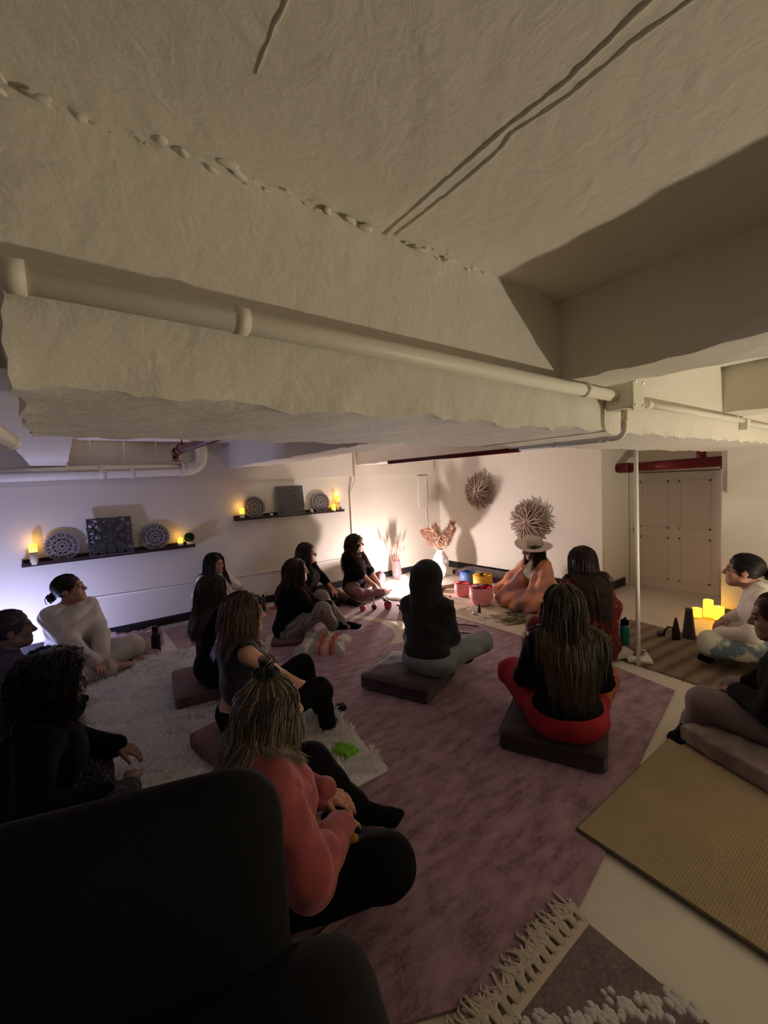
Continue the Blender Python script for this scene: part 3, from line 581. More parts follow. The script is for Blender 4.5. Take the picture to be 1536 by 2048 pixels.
# 10 wavy hair, maroon leggings
person('person in a black top and maroon leggings with long wavy hair, beside the lamp', (3.42, 5.36, .014), -66, 1.10, 0, lean=3, head=(20, 3, 0), sleeve=(.55, .55), skin=(.50, .28, .21), top=('top', BLK, dict(fat=.018)), pants=('leggings', MARO), hands=((.03, .36, .12), (-.07, .38, .10)), hdir=((-.2, .7, -.6), (.1, .7, -.6)),
       legs=(((.37, .28, .10), (.0, .46, .05), (-.16, .50, .05)), ((-.38, .20, .15), (.02, .34, .06), (.16, .38, .05))), hair=dict(style='long', m=hairmat('wavy_brown_hair', (.03, .017, .012), (.085, .045, .035), (.14, .08, .06), .7), length=.42, wave=.012, wf=50, vol=1.05))
# 11 hooded figure
P11 = person('person in a black hoodie, hood up, and grey jeans on the plum velvet cushion', (2.20, 2.43, .014), 22, 1.05, .13, lean=3, head=(-22, -2, 0), skin=(.3, .16, .12), girth=1.08, top=('hoodie', BLK2, dict(fat=.012, w=.005, crop=2)), pants=('jeans', DENIM, .008), feet=('sneaker', BLK),
       legs=(((.27, .46, .14), (.02, .52, .05), (-.10, .56, .05)), ((-.30, .36, .12), (.0, .44, .05), (.12, .46, .05))), hands=((.10, .28, .15), (-.12, .28, .15)), elb=((.6, -.6, -.8), (-.6, -.6, -.8)))
Hc, Rh = P11['Hc'], P11['Rh']; q = lambda x, y, z: Hc+Rh @ A(x, y, z)
blob('hood', [el(q(0, -.02, .045), A(.115, .130, .112), Rh, .03), rc(q(0, -.06, -.06), P11['q'](0, -.035, .40), .098, .10, .06), rc(q(-.05, .0, -.1), P11['q'](-.07, .0, .43), .07, .06, .05), rc(q(.05, .0, -.1), P11['q'](.07, .0, .43), .07, .06, .05), el(q(0, .15, -.02), A(.075, .10, .10), Rh, .02, -1)], .0075, BLK2, P11['E'], wrinkle(.004, 26))
# 12 facilitator in the hat and robe
ROBE = mat('peach_tie_dyed_robe', (.62, .27, .15), .95, bump=.3, bscale=60, col2=(.34, .18, .20), nscale=4.5, contrast=(.42, .62)); ROBE2 = mat('sage_inner_gown', (.30, .28, .20), .9)
P12 = person('person in a pale brimmed hat and flowing peach robe, beside the singing bowls', (4.80, 3.13, .014), 168, .98, .02, lean=4, head=(-12, -3, 0), skin=(.20, .095, .07), top=('gown', ROBE2, dict(fat=.0)), pants=('trousers', M_('dark_robe_lining', (.06, .03, .04), .9)), sleeve=(0, 0),
       hands=((.24, .30, .17), (-.2, .3, .17)), legs=(((.31, .24, .10), (-.06, .40, .05), (-.2, .42, .05)), ((-.36, .28, .10), (.08, .30, .05), (.2, .34, .05))), hair=dict(style='long', m=H_DBR, length=.26, wave=.016, wf=60, vol=1.12, back=.2, spread=.4))
q = P12['q']; J = P12['J']; Rb = []
for i, sx in ((0, 1), (1, -1)):
    S0, E0, W0 = J['S%d' % i], J['E%d' % i], J['W%d' % i]
    Rb += [rc(q(sx*.05, -.02, .41), S0, .055, .065, .06), rc(S0, E0+A(sx*.03, 0, 0), .068, .085, .05), rc(E0+A(sx*.03, 0, 0), W0, .085, .085, .05), rc(E0+A(sx*.06, 0, -.05), A(sx*.34, .12, .10), .07, .07, .08), rc(S0+A(0, .02, -.1), A(sx*.36, .28, .12), .07, .095, .09), rc(A(sx*.36, .28, .11), A(sx*.05, .46, .06), .10, .07, .08)]
for sx in (1, -1): Rb += [rc(q(sx*.09, .05, .36), A(sx*.17, .24, .16), .055, .10, .06)]
Rb += [el(A(0, .24, .09), A(.42, .27, .10), None, .07), rc(q(0, -.05, .36), A(0, -.10, .10), .09, .17, .08), rc(A(-.2, .40, .07), A(.2, .40, .07), .08, .08, .06), el(J['W0']+A(.02, .06, -.01), A(.055, .06, .065), None, .02, -1), rc(q(0, .12, .42), q(0, .14, .22), .035, .028, .03, -1)]
def rob(p):
    x, y, z = p[..., 0], p[..., 1], p[..., 2]; a = np.arctan2(x, y+.1); return .016*np.sin(a*17+z*14+2*np.sin(z*11))*np.clip((.6-z)*3, .3, 1)+.005*np.sin(z*42+x*25+3*np.sin(x*9))
blob('robe', Rb, .0075, ROBE, P12['E'], rob, zmin=.004)
Hc, Rh = P12['Hc'], P12['Rh']; ht = MB(); Rm = Matrix([list(r) for r in Rh @ rotm(0, 2, -13)])
pr = [(.095, -.01), (.13, -.016), (.175, -.018), (.205, -.008), (.212, .0), (.206, .0), (.175, -.010), (.13, -.008), (.098, .0), (.096, .03), (.092, .07), (.080, .095), (.05, .098), (.0, .088)]
ht.lathe(pr, (0, 0, 0), 40, lambda a, z: 1+.03*math.cos(2*a)+.02*math.cos(3*a+1)); ht.v = [tuple(Rm @ Vector((v[0]*1.08, v[1]*1.15, v[2]*1.05+.012*math.sin(2*math.atan2(v[1], v[0]))))+Vector(Hc+Rh @ A(0, -.01, .082))) for v in ht.v]
hat = ht.build('hat', mat('pale_felt_hat', (.56, .48, .42), .9, bump=.15), P12['E'], smooth=True)
# 13 red shawl
SHAWL = mat('crimson_brocade_shawl', (.12, .010, .014), .85, bump=.2, col2=(.30, .14, .07), nscale=16, contrast=(.60, .66), detail=3)
P13 = person('person in a crimson patterned shawl with long straight hair, beside the teal bottle', (3.74, 1.95, .014), 62, 1.10, .07, lean=2, head=(8, 0, 0), top=('top', BLK), pants=('trousers', M_('wine_trousers', (.10, .012, .02), .9)), skin=(.34, .19, .14), hands=((.15, .26, .18), (-.15, .26, .18)))
H13 = dict(style='long', m=hairmat('auburn_dark_hair', (.018, .009, .008), (.055, .026, .024), (.085, .045, .038), .68), length=.52, n=420, vol=1.0, back=.8, spread=-.12, pull=2.5)
q = P13['q']; J = P13['J']
Sw = [rc(q(-.10, -.01, .39), q(.10, -.01, .39), .062, .062, .06), rc(q(0, -.05, .34), A(0, -.08, .12), .13, .19, .08)]
for i, sx in ((0, 1), (1, -1)): Sw += [rc(J['S%d' % i], J['E%d' % i]+A(sx*.02, -.02, -.02), .066, .075, .05), rc(J['E%d' % i]+A(sx*.02, -.02, -.02), A(sx*.19, .0, .10), .065, .085, .06)]
Sw += [el(q(0, .16, .3), A(.10, .12, .3), None, .03, -1)]
blob('shawl', Sw, .0075, SHAWL, P13['E'], rob, zmin=.002)
P13['col'] = P13['col']+[p for p in Sw if p[6] > 0]; make_hair(P13, **H13)
# 14 very long hair, red trousers
P14 = person('person in a black top and red trousers with waist-length hair pale at the tips', (2.24, 1.29, .014), 40, 1.07, .12, lean=2, head=(4, 0, 0), girth=1.08, top=('top', BLK, dict(fat=.014, crop=2)), pants=('trousers', mat('red_harem_trousers', (.30, .012, .022), .85, bump=.2, col2=(.22, .008, .018), nscale=10), .018),
       skin=(.4, .23, .17), h=.007, legs=(((.27, .38, .18), (-.04, .48, .06), (-.18, .5, .05)), ((-.25, .40, .18), (.06, .44, .055), (.2, .45, .05))), hair=dict(style='long', m=H_OMB, length=.47, n=650, kids=8, r=.0014, wave=.003, vol=1.04, back=.6, pull=1.0, spread=-.1))
# 15 white top right
P15 = person('person in a white top and blue-white patterned trousers beside the three floor candles', (4.43, .70, .026), 105, 1.13, .06, lean=25, head=(2, 10, 0), top=('top', mat('off_white_jersey', (.66, .60, .55), .9, bump=.15), dict(fat=.006)), pants=('trousers', mat('blue_white_paisley', (.55, .53, .46), .9, col2=(.13, .18, .22), nscale=7, contrast=(.46, .52)), .02), feet=('sock', BLK),
       skin=(.42, .21, .14), hands=((.24, .32, .22), (-.16, .38, .22)), legs=(((.30, .30, .13), (-.04, .42, .06), (-.18, .46, .05)), ((-.19, .42, .13), (.08, .34, .06), (.22, .36, .05))), hair=dict(style='updo', n=600, m=H_BLK, bun=(0, -.135, .0), mb=.038))
# 16 dark right foreground
P16 = person('person in a black shirt and mauve-grey leggings on the taupe plush cushion', (3.055, .34, .026), 100, 1.07, .09, lean=15, head=(6, -4, 0), girth=1.12, top=('shirt', BLK, dict(fat=.02)), pants=('leggings', GREYL, .01), feet=('sneaker', BLK), skin=(.22, .10, .07),
       hands=((.20, .28, .25), (-.02, .32, .27)), legs=(((.28, .34, .12), (.10, .44, .04), (-.03, .47, .03)), ((-.02, .46, .15), (.04, .54, .00), (-.08, .58, -.01))), hair=dict(style='updo', n=600, m=hairmat('reddish_cropped_hair', (.03, .010, .010), (.05, .015, .014), (.07, .02, .02), .7), bun=(0, -.11, -.03), mb=.008))
nt = bpy.data.materials['red_harem_trousers'].node_tree; bs = nt.nodes['Principled BSDF']; old = bs.inputs['Base Color'].links[0].from_socket; tc = [n for n in nt.nodes if n.type == 'TEX_COORD'][0]
sp = nt.nodes.new('ShaderNodeSeparateXYZ'); nt.links.new(tc.outputs['Object'], sp.inputs[0]); g1 = nt.nodes.new('ShaderNodeMath'); g1.operation = 'GREATER_THAN'; g1.inputs[1].default_value = .23; nt.links.new(sp.outputs[0], g1.inputs[0])
wv = nt.nodes.new('ShaderNodeTexWave'); wv.bands_direction = 'Y'; wv.inputs['Scale'].default_value = 12; wv.inputs['Distortion'].default_value = 9; nt.links.new(tc.outputs['Object'], wv.inputs['Vector']); g2 = nt.nodes.new('ShaderNodeMath'); g2.operation = 'GREATER_THAN'; g2.inputs[1].default_value = .62; nt.links.new(wv.outputs['Fac'], g2.inputs[0])
g3 = nt.nodes.new('ShaderNodeMath'); g3.operation = 'GREATER_THAN'; g3.inputs[1].default_value = .12; nt.links.new(sp.outputs[1], g3.inputs[0]); g4 = nt.nodes.new('ShaderNodeMath'); g4.operation = 'MULTIPLY'; nt.links.new(g1.outputs[0], g4.inputs[0]); nt.links.new(g3.outputs[0], g4.inputs[1]); g5 = nt.nodes.new('ShaderNodeMath'); g5.operation = 'MULTIPLY'; nt.links.new(g4.outputs[0], g5.inputs[0]); nt.links.new(g2.outputs[0], g5.inputs[1])
mx = nt.nodes.new('ShaderNodeMix'); mx.data_type = 'RGBA'; nt.links.new(g5.outputs[0], mx.inputs[0]); nt.links.new(old, mx.inputs[6]); mx.inputs[7].default_value = (.42, .22, .10, 1); nt.links.new(mx.outputs[2], bs.inputs['Base Color'])
# scrunchie and top knot of 7
Hc, Rh = P7['Hc'], P7['Rh']; q = lambda x, y, z: Hc+Rh @ A(x, y, z)
b = MB(); pts = [Vector(q(.032*math.cos(a), -.03+.032*math.sin(a), .140+.006*math.sin(5*a))) for a in [2*pi*i/20 for i in range(21)]]; b.tube(pts, [.016+.005*math.sin(i*2.3) for i in range(21)], 10); b.build('scrunchie', BLK2, P7['E'], smooth=True)
kt = make_hair(P7, style='updo', m=H_BLD, n=500, r=.0016, bun=(0, -.03, .130), minz=.03, nocap=True, mb=.001)
pth = []
for i in range(160):
    a0 = RNG.random()*6.28; t = np.linspace(0, 1, 12)[:, None]; r0 = .012+.02*RNG.random()
    pth.append(q(0, -.03, .135)+(Rh @ np.stack([np.cos(a0+t[:, 0]*2.5)*r0*np.sin(t[:, 0]*pi+.3), np.sin(a0+t[:, 0]*2.5)*r0*np.sin(t[:, 0]*pi+.3), .006+.055*np.sin(t[:, 0]*2.6)], 0)).T)
tV, tF = surf([el(q(0, -.03, .160), A(.024, .024, .026), None, .01)], .005); strands(np.array(pth), .0026, P7['E'], H_BLD, 'hair', tV, tF).name = 'top_knot'
# ---------------------------------------------------------------- rugs, mats and cushions
def rugmat(name, c1, c2, c3, stretch=(3, 7, 1), nscale=2.0):
    m = mat(name, c1, .95, bump=.35, bscale=260, dist=.003, sheen=.15); nt = m.node_tree; b = nt.nodes['Principled BSDF']; tc = [n for n in nt.nodes if n.type == 'TEX_COORD'][0]
    mp = nt.nodes.new('ShaderNodeMapping'); mp.inputs['Scale'].default_value = stretch; mp.inputs['Rotation'].default_value = (0, 0, R_(12)); nt.links.new(tc.outputs['Object'], mp.inputs[0])
    n1 = nt.nodes.new('ShaderNodeTexNoise'); n1.inputs['Scale'].default_value = nscale; n1.inputs['Detail'].default_value = 10; n1.inputs['Roughness'].default_value = .65; nt.links.new(mp.outputs[0], n1.inputs['Vector'])
    n2 = nt.nodes.new('ShaderNodeTexNoise'); n2.inputs['Scale'].default_value = 70; n2.inputs['Detail'].default_value = 6; nt.links.new(tc.outputs['Object'], n2.inputs['Vector'])
    r1 = nt.nodes.new('ShaderNodeValToRGB'); r1.color_ramp.elements[0].position = .36; r1.color_ramp.elements[1].position = .64; r1.color_ramp.elements[0].color = (*c1, 1); r1.color_ramp.elements[1].color = (*c2, 1); nt.links.new(n1.outputs['Fac'], r1.inputs[0])
    r2 = nt.nodes.new('ShaderNodeMapRange'); r2.inputs[1].default_value = .42; r2.inputs[2].default_value = .68; r2.inputs[4].default_value = .6; nt.links.new(n2.outputs['Fac'], r2.inputs[0])
    mx = nt.nodes.new('ShaderNodeMix'); mx.data_type = 'RGBA'; nt.links.new(r2.outputs[0], mx.inputs[0]); nt.links.new(r1.outputs[0], mx.inputs[6]); mx.inputs[7].default_value = (*c3, 1); nt.links.new(mx.outputs[2], b.inputs['Base Color']); return m
PURP = rugmat('faded_purple_rug', (.14, .065, .10), (.36, .225, .28), (.29, .19, .225))
PINKR = rugmat('faded_rose_rug', (.20, .10, .13), (.36, .24, .26), (.32, .24, .24))
CREAMR = mat('cream_rug_edge', (.50, .43, .36), .95, bump=.4, bscale=200)
def spl(pts, n=8, closed=True):
    P = [Vector((*p, 0)) for p in pts]; N = len(P); out = []
    for i in range(N):
        a, b, c, d = P[i-1], P[i], P[(i+1) % N], P[(i+2) % N]
        for k in range(n):
            t = k/n; v = .5*((2*b)+(c-a)*t+(2*a-5*b+4*c-d)*t*t+(3*b-a-3*c+d)*t**3); out.append((v.x, v.y))
    return out
def offs(poly, d):
    n = len(poly); out = []
    for i in range(n):
        a = Vector(poly[i-1]); b = Vector(poly[i]); c = Vector(poly[(i+1) % n]); t = ((b-a).normalized()+(c-b).normalized()); t = t.normalized() if t.length > .2 else (c-b).normalized()
        out.append((b.x+t.y*d, b.y-t.x*d))
    return out
# rose rug along the left wall (under everything)
b = MB(); b.prism([(.86, 4.72), (1.5, 4.40), (2.9, 4.25), (3.30, 3.55), (3.62, 3.60), (3.68, 5.55), (1.20, 5.68), (.86, 5.66)], 0, .006)
tag(b.build('area_rug', PINKR), 'faded rose-pink rug by the left wall with the red rattles on it', 'rug')
lobe = [(2.53, 3.36), (2.72, 3.50), (2.80, 3.62), (2.86, 3.80), (2.87, 4.02), (2.80, 4.24), (2.66, 4.42), (2.45, 4.52), (2.18, 4.56), (1.90, 4.52), (1.72, 4.38), (1.60, 4.15), (1.50, 4.02)]
lobe2 = [(1.42, 4.12), (1.25, 4.22), (1.0, 4.2)]
main = [(1.0, .80), (1.40, .79), (1.73, .84), (2.6, 1.02), (3.51, 1.17), (3.60, 1.6), (3.64, 2.4), (3.63, 3.55), (3.35, 3.42), (3.0, 3.30), (2.75, 3.27)]+lobe+lobe2+[(.86, 3.9), (.80, 2.5), (.6, 1.0)]
b = MB(); b.prism(main, .004, .014); rug = tag(b.build('area_rug', PURP), 'large faded purple rug with a scalloped cream-edged lobe, under the seated circle', 'rug')
band = lobe+lobe2; ob = [(2.50, 3.20)]+[(x+(x-2.2)*.13+.02, y+max(0, (y-3.5))*.13-.02) for x, y in lobe[1:-1]]+[(1.42, 4.16)]+[(1.30, 4.34), (1.0, 4.34)]
b = MB(); n = min(len(band), len(ob)); vs = [(x, y, .0125) for x, y in band[:n]]+[(x, y, .0125) for x, y in ob[:n]]
b.add(vs, [(i, i+1, n+i+1, n+i) for i in range(n-1)]); vs2 = [(x, y, .002) for x, y, z in vs]; b.add(vs2, [(i, n+i, n+i+1, i+1) for i in range(n-1)]); b.add(vs[n:]+vs2[n:], [(i, i+1, n+i+1, n+i) for i in range(n-1)])
wedge = [(2.53, 3.36), (2.75, 3.27), (3.0, 3.30), (3.35, 3.42), (3.6, 3.55), (3.6, 3.68), (3.2, 3.62), (2.95, 3.62), (2.80, 3.58), (2.72, 3.50)]; b.prism(wedge, .002, .0122)
tag(b.build('border', CREAMR, rug), 'cream scalloped border band')
# cream altar rug + bright sheet
b = MB(); b.prism([(3.66, 2.05), (3.66, 5.2), (4.3, 5.66), (5.25, 5.66), (5.30, 4.1), (5.15, 2.25), (4.3, 1.95)], 0, .012)
tag(b.build('area_rug', mat('cream_flatweave', (.60, .52, .43), .95, bump=.5, bscale=180, dist=.003, col2=(.54, .46, .38), nscale=5)), 'cream rug under the bowls, candle and herbs', 'rug')
# striped brown runner
def weave(name, c1, c2, sc, bump, dirx=True, c3=None):
    m = mat(name, c1, .95); nt = m.node_tree; bs = nt.nodes['Principled BSDF']; tc = [n for n in nt.nodes if n.type == 'TEX_COORD'][0]; w1 = nt.nodes.new('ShaderNodeTexWave'); w1.bands_direction = 'X' if dirx else 'Y'; w1.inputs['Scale'].default_value = sc[0]; w1.inputs['Distortion'].default_value = 1.2; w1.inputs['Detail Scale'].default_value = 3; w1.inputs['Detail'].default_value = 3
    w2 = nt.nodes.new('ShaderNodeTexWave'); w2.bands_direction = 'Y' if dirx else 'X'; w2.inputs['Scale'].default_value = sc[1]; w2.inputs['Distortion'].default_value = .4
    for w_ in (w1, w2): nt.links.new(tc.outputs['Object'], w_.inputs['Vector'])
    nz = nt.nodes.new('ShaderNodeTexNoise'); nz.inputs['Scale'].default_value = 3; nz.inputs['Detail'].default_value = 8; nt.links.new(tc.outputs['Object'], nz.inputs['Vector'])
    mu = nt.nodes.new('ShaderNodeMath'); mu.operation = 'MULTIPLY'; nt.links.new(w1.outputs['Fac'], mu.inputs[0]); nt.links.new(w2.outputs['Fac'], mu.inputs[1])
    ad = nt.nodes.new('ShaderNodeMath'); ad.operation = 'MULTIPLY_ADD'; nt.links.new(nz.outputs['Fac'], ad.inputs[0]); ad.inputs[1].default_value = .5; nt.links.new(mu.outputs[0], ad.inputs[2])
    r = nt.nodes.new('ShaderNodeValToRGB'); r.color_ramp.elements[0].position = .15; r.color_ramp.elements[1].position = .9; r.color_ramp.elements[0].color = (*c1, 1); r.color_ramp.elements[1].color = (*c2, 1)
    nt.links.new(ad.outputs[0], r.inputs[0]); nt.links.new(r.outputs[0], bs.inputs['Base Color'])
    bp = nt.nodes.new('ShaderNodeBump'); bp.inputs['Strength'].default_value = bump; bp.inputs['Distance'].default_value = .006; nt.links.new(mu.outputs[0], bp.inputs['Height']); nt.links.new(bp.outputs[0], bs.inputs['Normal']); return m
def quadrug(name, corners, th, m, label, fr=None):
    b = MB(); b.prism(corners, 0, th); return tag(b.build(name, m), label, 'rug')
rr = MB(); C0 = Vector((4.46, 1.56, 0)); rr.prism([(-.66, -.85), (.40, -.85), (.40, .55), (-.66, .55)], 0, .012)
runner = tag(rr.build('woven_runner', weave('brown_rag_weave', (.085, .055, .038), (.30, .23, .17), (2.2, 14), 1.0, False), loc=C0), 'brown ridged rag-woven runner beyond the white pole', 'rug'); runner.rotation_euler.z = R_(-6)
b = MB()
for i in range(46):
    y = -.85+i*.0305; b.tube([(-.66, y, .008), (-.675-random.random()*.006, y+.012, .007)], .006, 6)
b.build('fringed_edge', runner.data.materials[0], runner)
jt = MB(); jt.prism([(0, 0), (1.9, 0), (1.9, 1.6), (0, 1.6)], 0, .012); jt.v = [(v[0], v[1], v[2]) for v in jt.v]
# jute mat: corner (1.77,.98), edges to (3.19,.92) and (1.75,.31)
jute = MB(); jute.prism([(0, 0), (1.50, .02), (1.50, -1.9), (0, -1.9)], 0, .014)
jo = tag(jute.build('jute_mat', weave('jute_weave', (.27, .20, .11), (.52, .42, .27), (38, 30), .8), loc=(1.77, .98, .012)), 'plain tan jute mat lying over the purple rug corner', 'rug'); jo.rotation_euler.z = R_(-1.5)
b = MB(); b.tube([(0, 0, .008), (0, -1.9, .008)], .008, 8); b.tube([(0, 0, .008), (1.5, .02, .008)], .006, 8); b.build('bound_edge', mat('jute_binding', (.10, .08, .055), .9), jo)
# fringed grey rug, bottom of the photo
fr = MB(); FR0 = Vector((1.41, .77, .0)); fr.prism([(0, 0), (-.02, -1.1), (-.9, -1.1), (-.70, -.02)], 0, .012)
gm_ = rugmat('grey_wool_rug', (.10, .075, .085), (.17, .13, .135), (.22, .18, .17)); fro = tag(fr.build('fringed_rug', gm_, loc=FR0), 'grey wool rug with pale tufted motifs and long tasselled fringe', 'rug')
b = MB(); b.prism([(-.70, .0), (0, 0), (0, -.03), (-.70, -.03)], .011, .016); b.build('cream_end_band', CREAMR, fro)
rs = random.Random(4)
for i in range(17):
    x = -.70+i*.0435; b = MB()
    for k in range(9):
        a = rs.uniform(-1.1, 1.1); L = rs.uniform(.03, .09); p0 = Vector((x+rs.uniform(-.008, .008), -.01, .014)); p1 = p0+Vector((rs.uniform(-.01, .01), .03, .012)); p2 = p1+Vector((math.sin(a)*L, math.cos(a)*L, -.006)); p3 = p2+Vector((rs.uniform(-.02, .02), .012, -.004))
        b.tube([p0, p1, p2, p3], [.006, .007, .0055, .002], 6)
    b.ball((x, .012, .020), .011, 8, (1, 1.2, .8)); b.build('tassel', CREAMR, fro, smooth=True)
b = MB()
for i in range(15):
    cx = -.50+.035*i+.02*(i % 2); cy = -.03-.020*i-.012*(i % 3)
    for k in range(16): a = rs.uniform(0, 6.28); r0 = rs.uniform(0, .024)*(1.4 if i % 2 else 1); b.ball((cx+r0*math.cos(a), cy+r0*1.5*math.sin(a), .012), rs.uniform(.008, .014), 7, (1, 1.2, .7))
tag(b.build('tufted_motif', mat('white_wool_tuft', (.50, .49, .48), .95), fro), 'row of white tufts', kind='stuff')

# shaggy white rug: backing + pile
fp = [(-.35, 1.90), (.5, 1.85), (1.05, 1.87), (1.36, 1.86), (1.42, 2.4), (1.47, 2.95), (1.30, 3.6), (1.12, 4.1), (1.0, 4.66), (.52, 4.74), (-.1, 4.3), (-.5, 3.9)]
b = MB(); b.prism([(x*.985+.01, y*.99+.03) for x, y in fp], .0145, .028); FURM = mat('white_shag_backing', (.86, .84, .82), 1); shag = tag(b.build('shag_rug', FURM), 'thick white shaggy rug under the left-hand sitters', 'rug')
def inside(P, poly):
    x, y = P[:, 0], P[:, 1]; c = np.zeros(len(P), bool); n = len(poly)
    for i in range(n):
        x1, y1 = poly[i]; x2, y2 = poly[i-1]; cr = ((y1 > y) != (y2 > y)) & (x < (x2-x1)*(y-y1)/(y2-y1+1e-12)+x1); c ^= cr
    return c
N = 52000; P = np.stack([RNG.uniform(-.55, 1.5, N), RNG.uniform(1.82, 4.78, N)], 1); P = P[inside(P, fp)]; n = len(P)
fl = lambda f, s: np.sin(P[:, 0]*f+s+2*np.sin(P[:, 1]*f*.6))*np.cos(P[:, 1]*f*1.1+s*2+1.5*np.sin(P[:, 0]*f*.8)); ang = 2.5*fl(5, .3)+2*fl(13, 1.2)+RNG.normal(size=n)*.5; lay = .022+.02*(fl(9, 2.)+1)/2
L = .03+.025*RNG.random(n); K = 4; tt = np.linspace(0, 1, K); dirx = np.cos(ang); diry = np.sin(ang)
path = np.stack([P[:, 0, None]+dirx[:, None]*L[:, None]*tt**1.5, P[:, 1, None]+diry[:, None]*L[:, None]*tt**1.5, .022+lay[:, None]*np.sin(tt*2.1)*1.1], 2)
o = strands(path, .0021, shag, FURM, 'pile'); o.name = 'pile'; tag(o, kind='stuff')

# cushions
def cushion(name, label, c, size, rz, m, piping=None, quilt=0, group=None, puff=.06, pm=None, tufts=None):
    w_, d_, h_ = size; n = 16; V = []; F = []
    for ax in range(3):
        for sd in (-1, 1):
            o = len(V)
            for i in range(n+1):
                for j in range(n+1):
                    p = [0, 0, 0]; p[(ax+1) % 3] = -1+2*i/n; p[(ax+2) % 3] = -1+2*j/n; p[ax] = sd; V.append(p)
            for i in range(n):
                for j in range(n):
                    q_ = [o+i*(n+1)+j, o+(i+1)*(n+1)+j, o+(i+1)*(n+1)+j+1, o+i*(n+1)+j+1]; F.append(q_ if sd > 0 else q_[::-1])
    V = np.array(V, float); D = A(w_/2, d_/2, h_/2); r = min(.035, h_*.35); X = V*D; inner = np.clip(X, -(D-r), D-r); dlt = X-inner; ln = np.linalg.norm(dlt, axis=1, keepdims=True); X = np.where(ln > 0, inner+dlt/np.maximum(ln, 1e-6)*r, X)
    s = (1-V[:, 0]**2)*(1-V[:, 1]**2); X[:, 2] += np.where(V[:, 2] > .9, h_*puff*3*s, 0)
    if quilt:
        if quilt > 0: X[:, 2] += np.where(V[:, 2] > .9, -.012*np.abs(np.cos(V[:, 0]*pi*quilt/2))**6-.012*np.abs(np.cos(V[:, 1]*pi*quilt/2))**6, 0)
        sdm = (np.abs(V[:, 0]) > .95) | (np.abs(V[:, 1]) > .95); X[:, :2] *= np.where(sdm, 1+.02*np.cos(V[:, 0]*18)*np.cos(V[:, 1]*18), 1)[:, None]
    X[:, 2] += h_/2+X[:, 0]*0; X += .003*np.sin(X[:, [1, 2, 0]]*31+1)*np.sin(X[:, [2, 0, 1]]*23)
    o = npmesh(name, X, np.array(F), m); o.location = c; o.rotation_euler.z = R_(rz); tag(o, label, 'cushion', group)
    if piping:
        for z in (r*.55, h_-r*.55):
            b = MB(); e = r*.35; cor = []
            for sx, sy in ((1, 1), (-1, 1), (-1, -1), (1, -1)):
                a0 = {(1, 1): 0, (-1, 1): 90, (-1, -1): 180, (1, -1): 270}[(sx, sy)]
                for k in range(5): a = R_(a0+k*22.5); cor.append((sx*(w_/2-r-.002)+r*1.0*math.cos(a), sy*(d_/2-r-.002)+r*1.0*math.sin(a), z))
            b.tube(cor+[cor[0]], .007, 8, False); b.build('piping', pm or m, o, smooth=True)
    if tufts:
        for i in range(tufts):
            for j in range(tufts):
                b = MB(); b.ball((w_*(-.5+(i+.5)/tufts), d_*(-.5+(j+.5)/tufts), h_+h_*puff*2.2), .010, 8, (1, 1, .5)); b.build('button', m, o, smooth=True)
    return o
VELP = mat('plum_velvet', (.030, .011, .018), .8, bump=.3, bscale=80, sheen=.4); VELD = mat('dark_plum_velvet', (.022, .010, .013), .8, bump=.3, bscale=90, sheen=.3)
cushion('floor_cushion', 'dark plum velvet box cushion under the hooded person', (2.16, 2.62, .014), (.56, .60, .12), 21, VELP, piping=1)
cushion('floor_cushion', 'dark plum box cushion under the person in red trousers', (2.34, 1.43, .014), (.52, .58, .12), 24, VELD, piping=1)
def sidepat(name, base, ln):
    m = mat(name, base, .85, bump=.3, sheen=.2, col2=(base[0]*.6, base[1]*.6, base[2]*.6), nscale=10); nt = m.node_tree; bs = nt.nodes['Principled BSDF']; old = bs.inputs['Base Color'].links[0].from_socket
    tc = [n for n in nt.nodes if n.type == 'TEX_COORD'][0]; ge = nt.nodes.new('ShaderNodeNewGeometry'); vt = nt.nodes.new('ShaderNodeVectorMath'); vt.operation = 'ABSOLUTE'
    sp = nt.nodes.new('ShaderNodeSeparateXYZ'); nt.links.new(tc.outputs['Normal'], sp.inputs[0]); ab = nt.nodes.new('ShaderNodeMath'); ab.operation = 'LESS_THAN'; nt.links.new(sp.outputs[0], ab.inputs[0]); ab.inputs[1].default_value = -.7
    br = nt.nodes.new('ShaderNodeTexWave'); br.wave_type = 'RINGS'; br.inputs['Scale'].default_value = 9; br.inputs['Distortion'].default_value = 6; nt.links.new(tc.outputs['Object'], br.inputs['Vector'])
    gt = nt.nodes.new('ShaderNodeMath'); gt.operation = 'GREATER_THAN'; nt.links.new(br.outputs['Fac'], gt.inputs[0]); gt.inputs[1].default_value = .55; mu = nt.nodes.new('ShaderNodeMath'); mu.operation = 'MULTIPLY'; nt.links.new(ab.outputs[0], mu.inputs[0]); nt.links.new(gt.outputs[0], mu.inputs[1])
    mx = nt.nodes.new('ShaderNodeMix'); mx.data_type = 'RGBA'; nt.links.new(mu.outputs[0], mx.inputs[0]); nt.links.new(old, mx.inputs[6]); mx.inputs[7].default_value = (*ln, 1); nt.links.new(mx.outputs[2], bs.inputs['Base Color']); return m
cushion('floor_cushion', 'mauve box cushion with a blue scroll pattern down one side, on the shag rug', (.88, 3.62, .035), (.58, .58, .11), -9, sidepat('mauve_brocade', (.16, .085, .09), (.15, .17, .24)), piping=1)
cushion('floor_cushion', 'dusty pink quilted cushion under the person in the sleeveless top', (.82, 2.62, .035), (.52, .52, .12), 12, mat('dusty_pink_quilt', (.22, .125, .12), .9, bump=.3, col2=(.15, .085, .085), nscale=12), quilt=6)
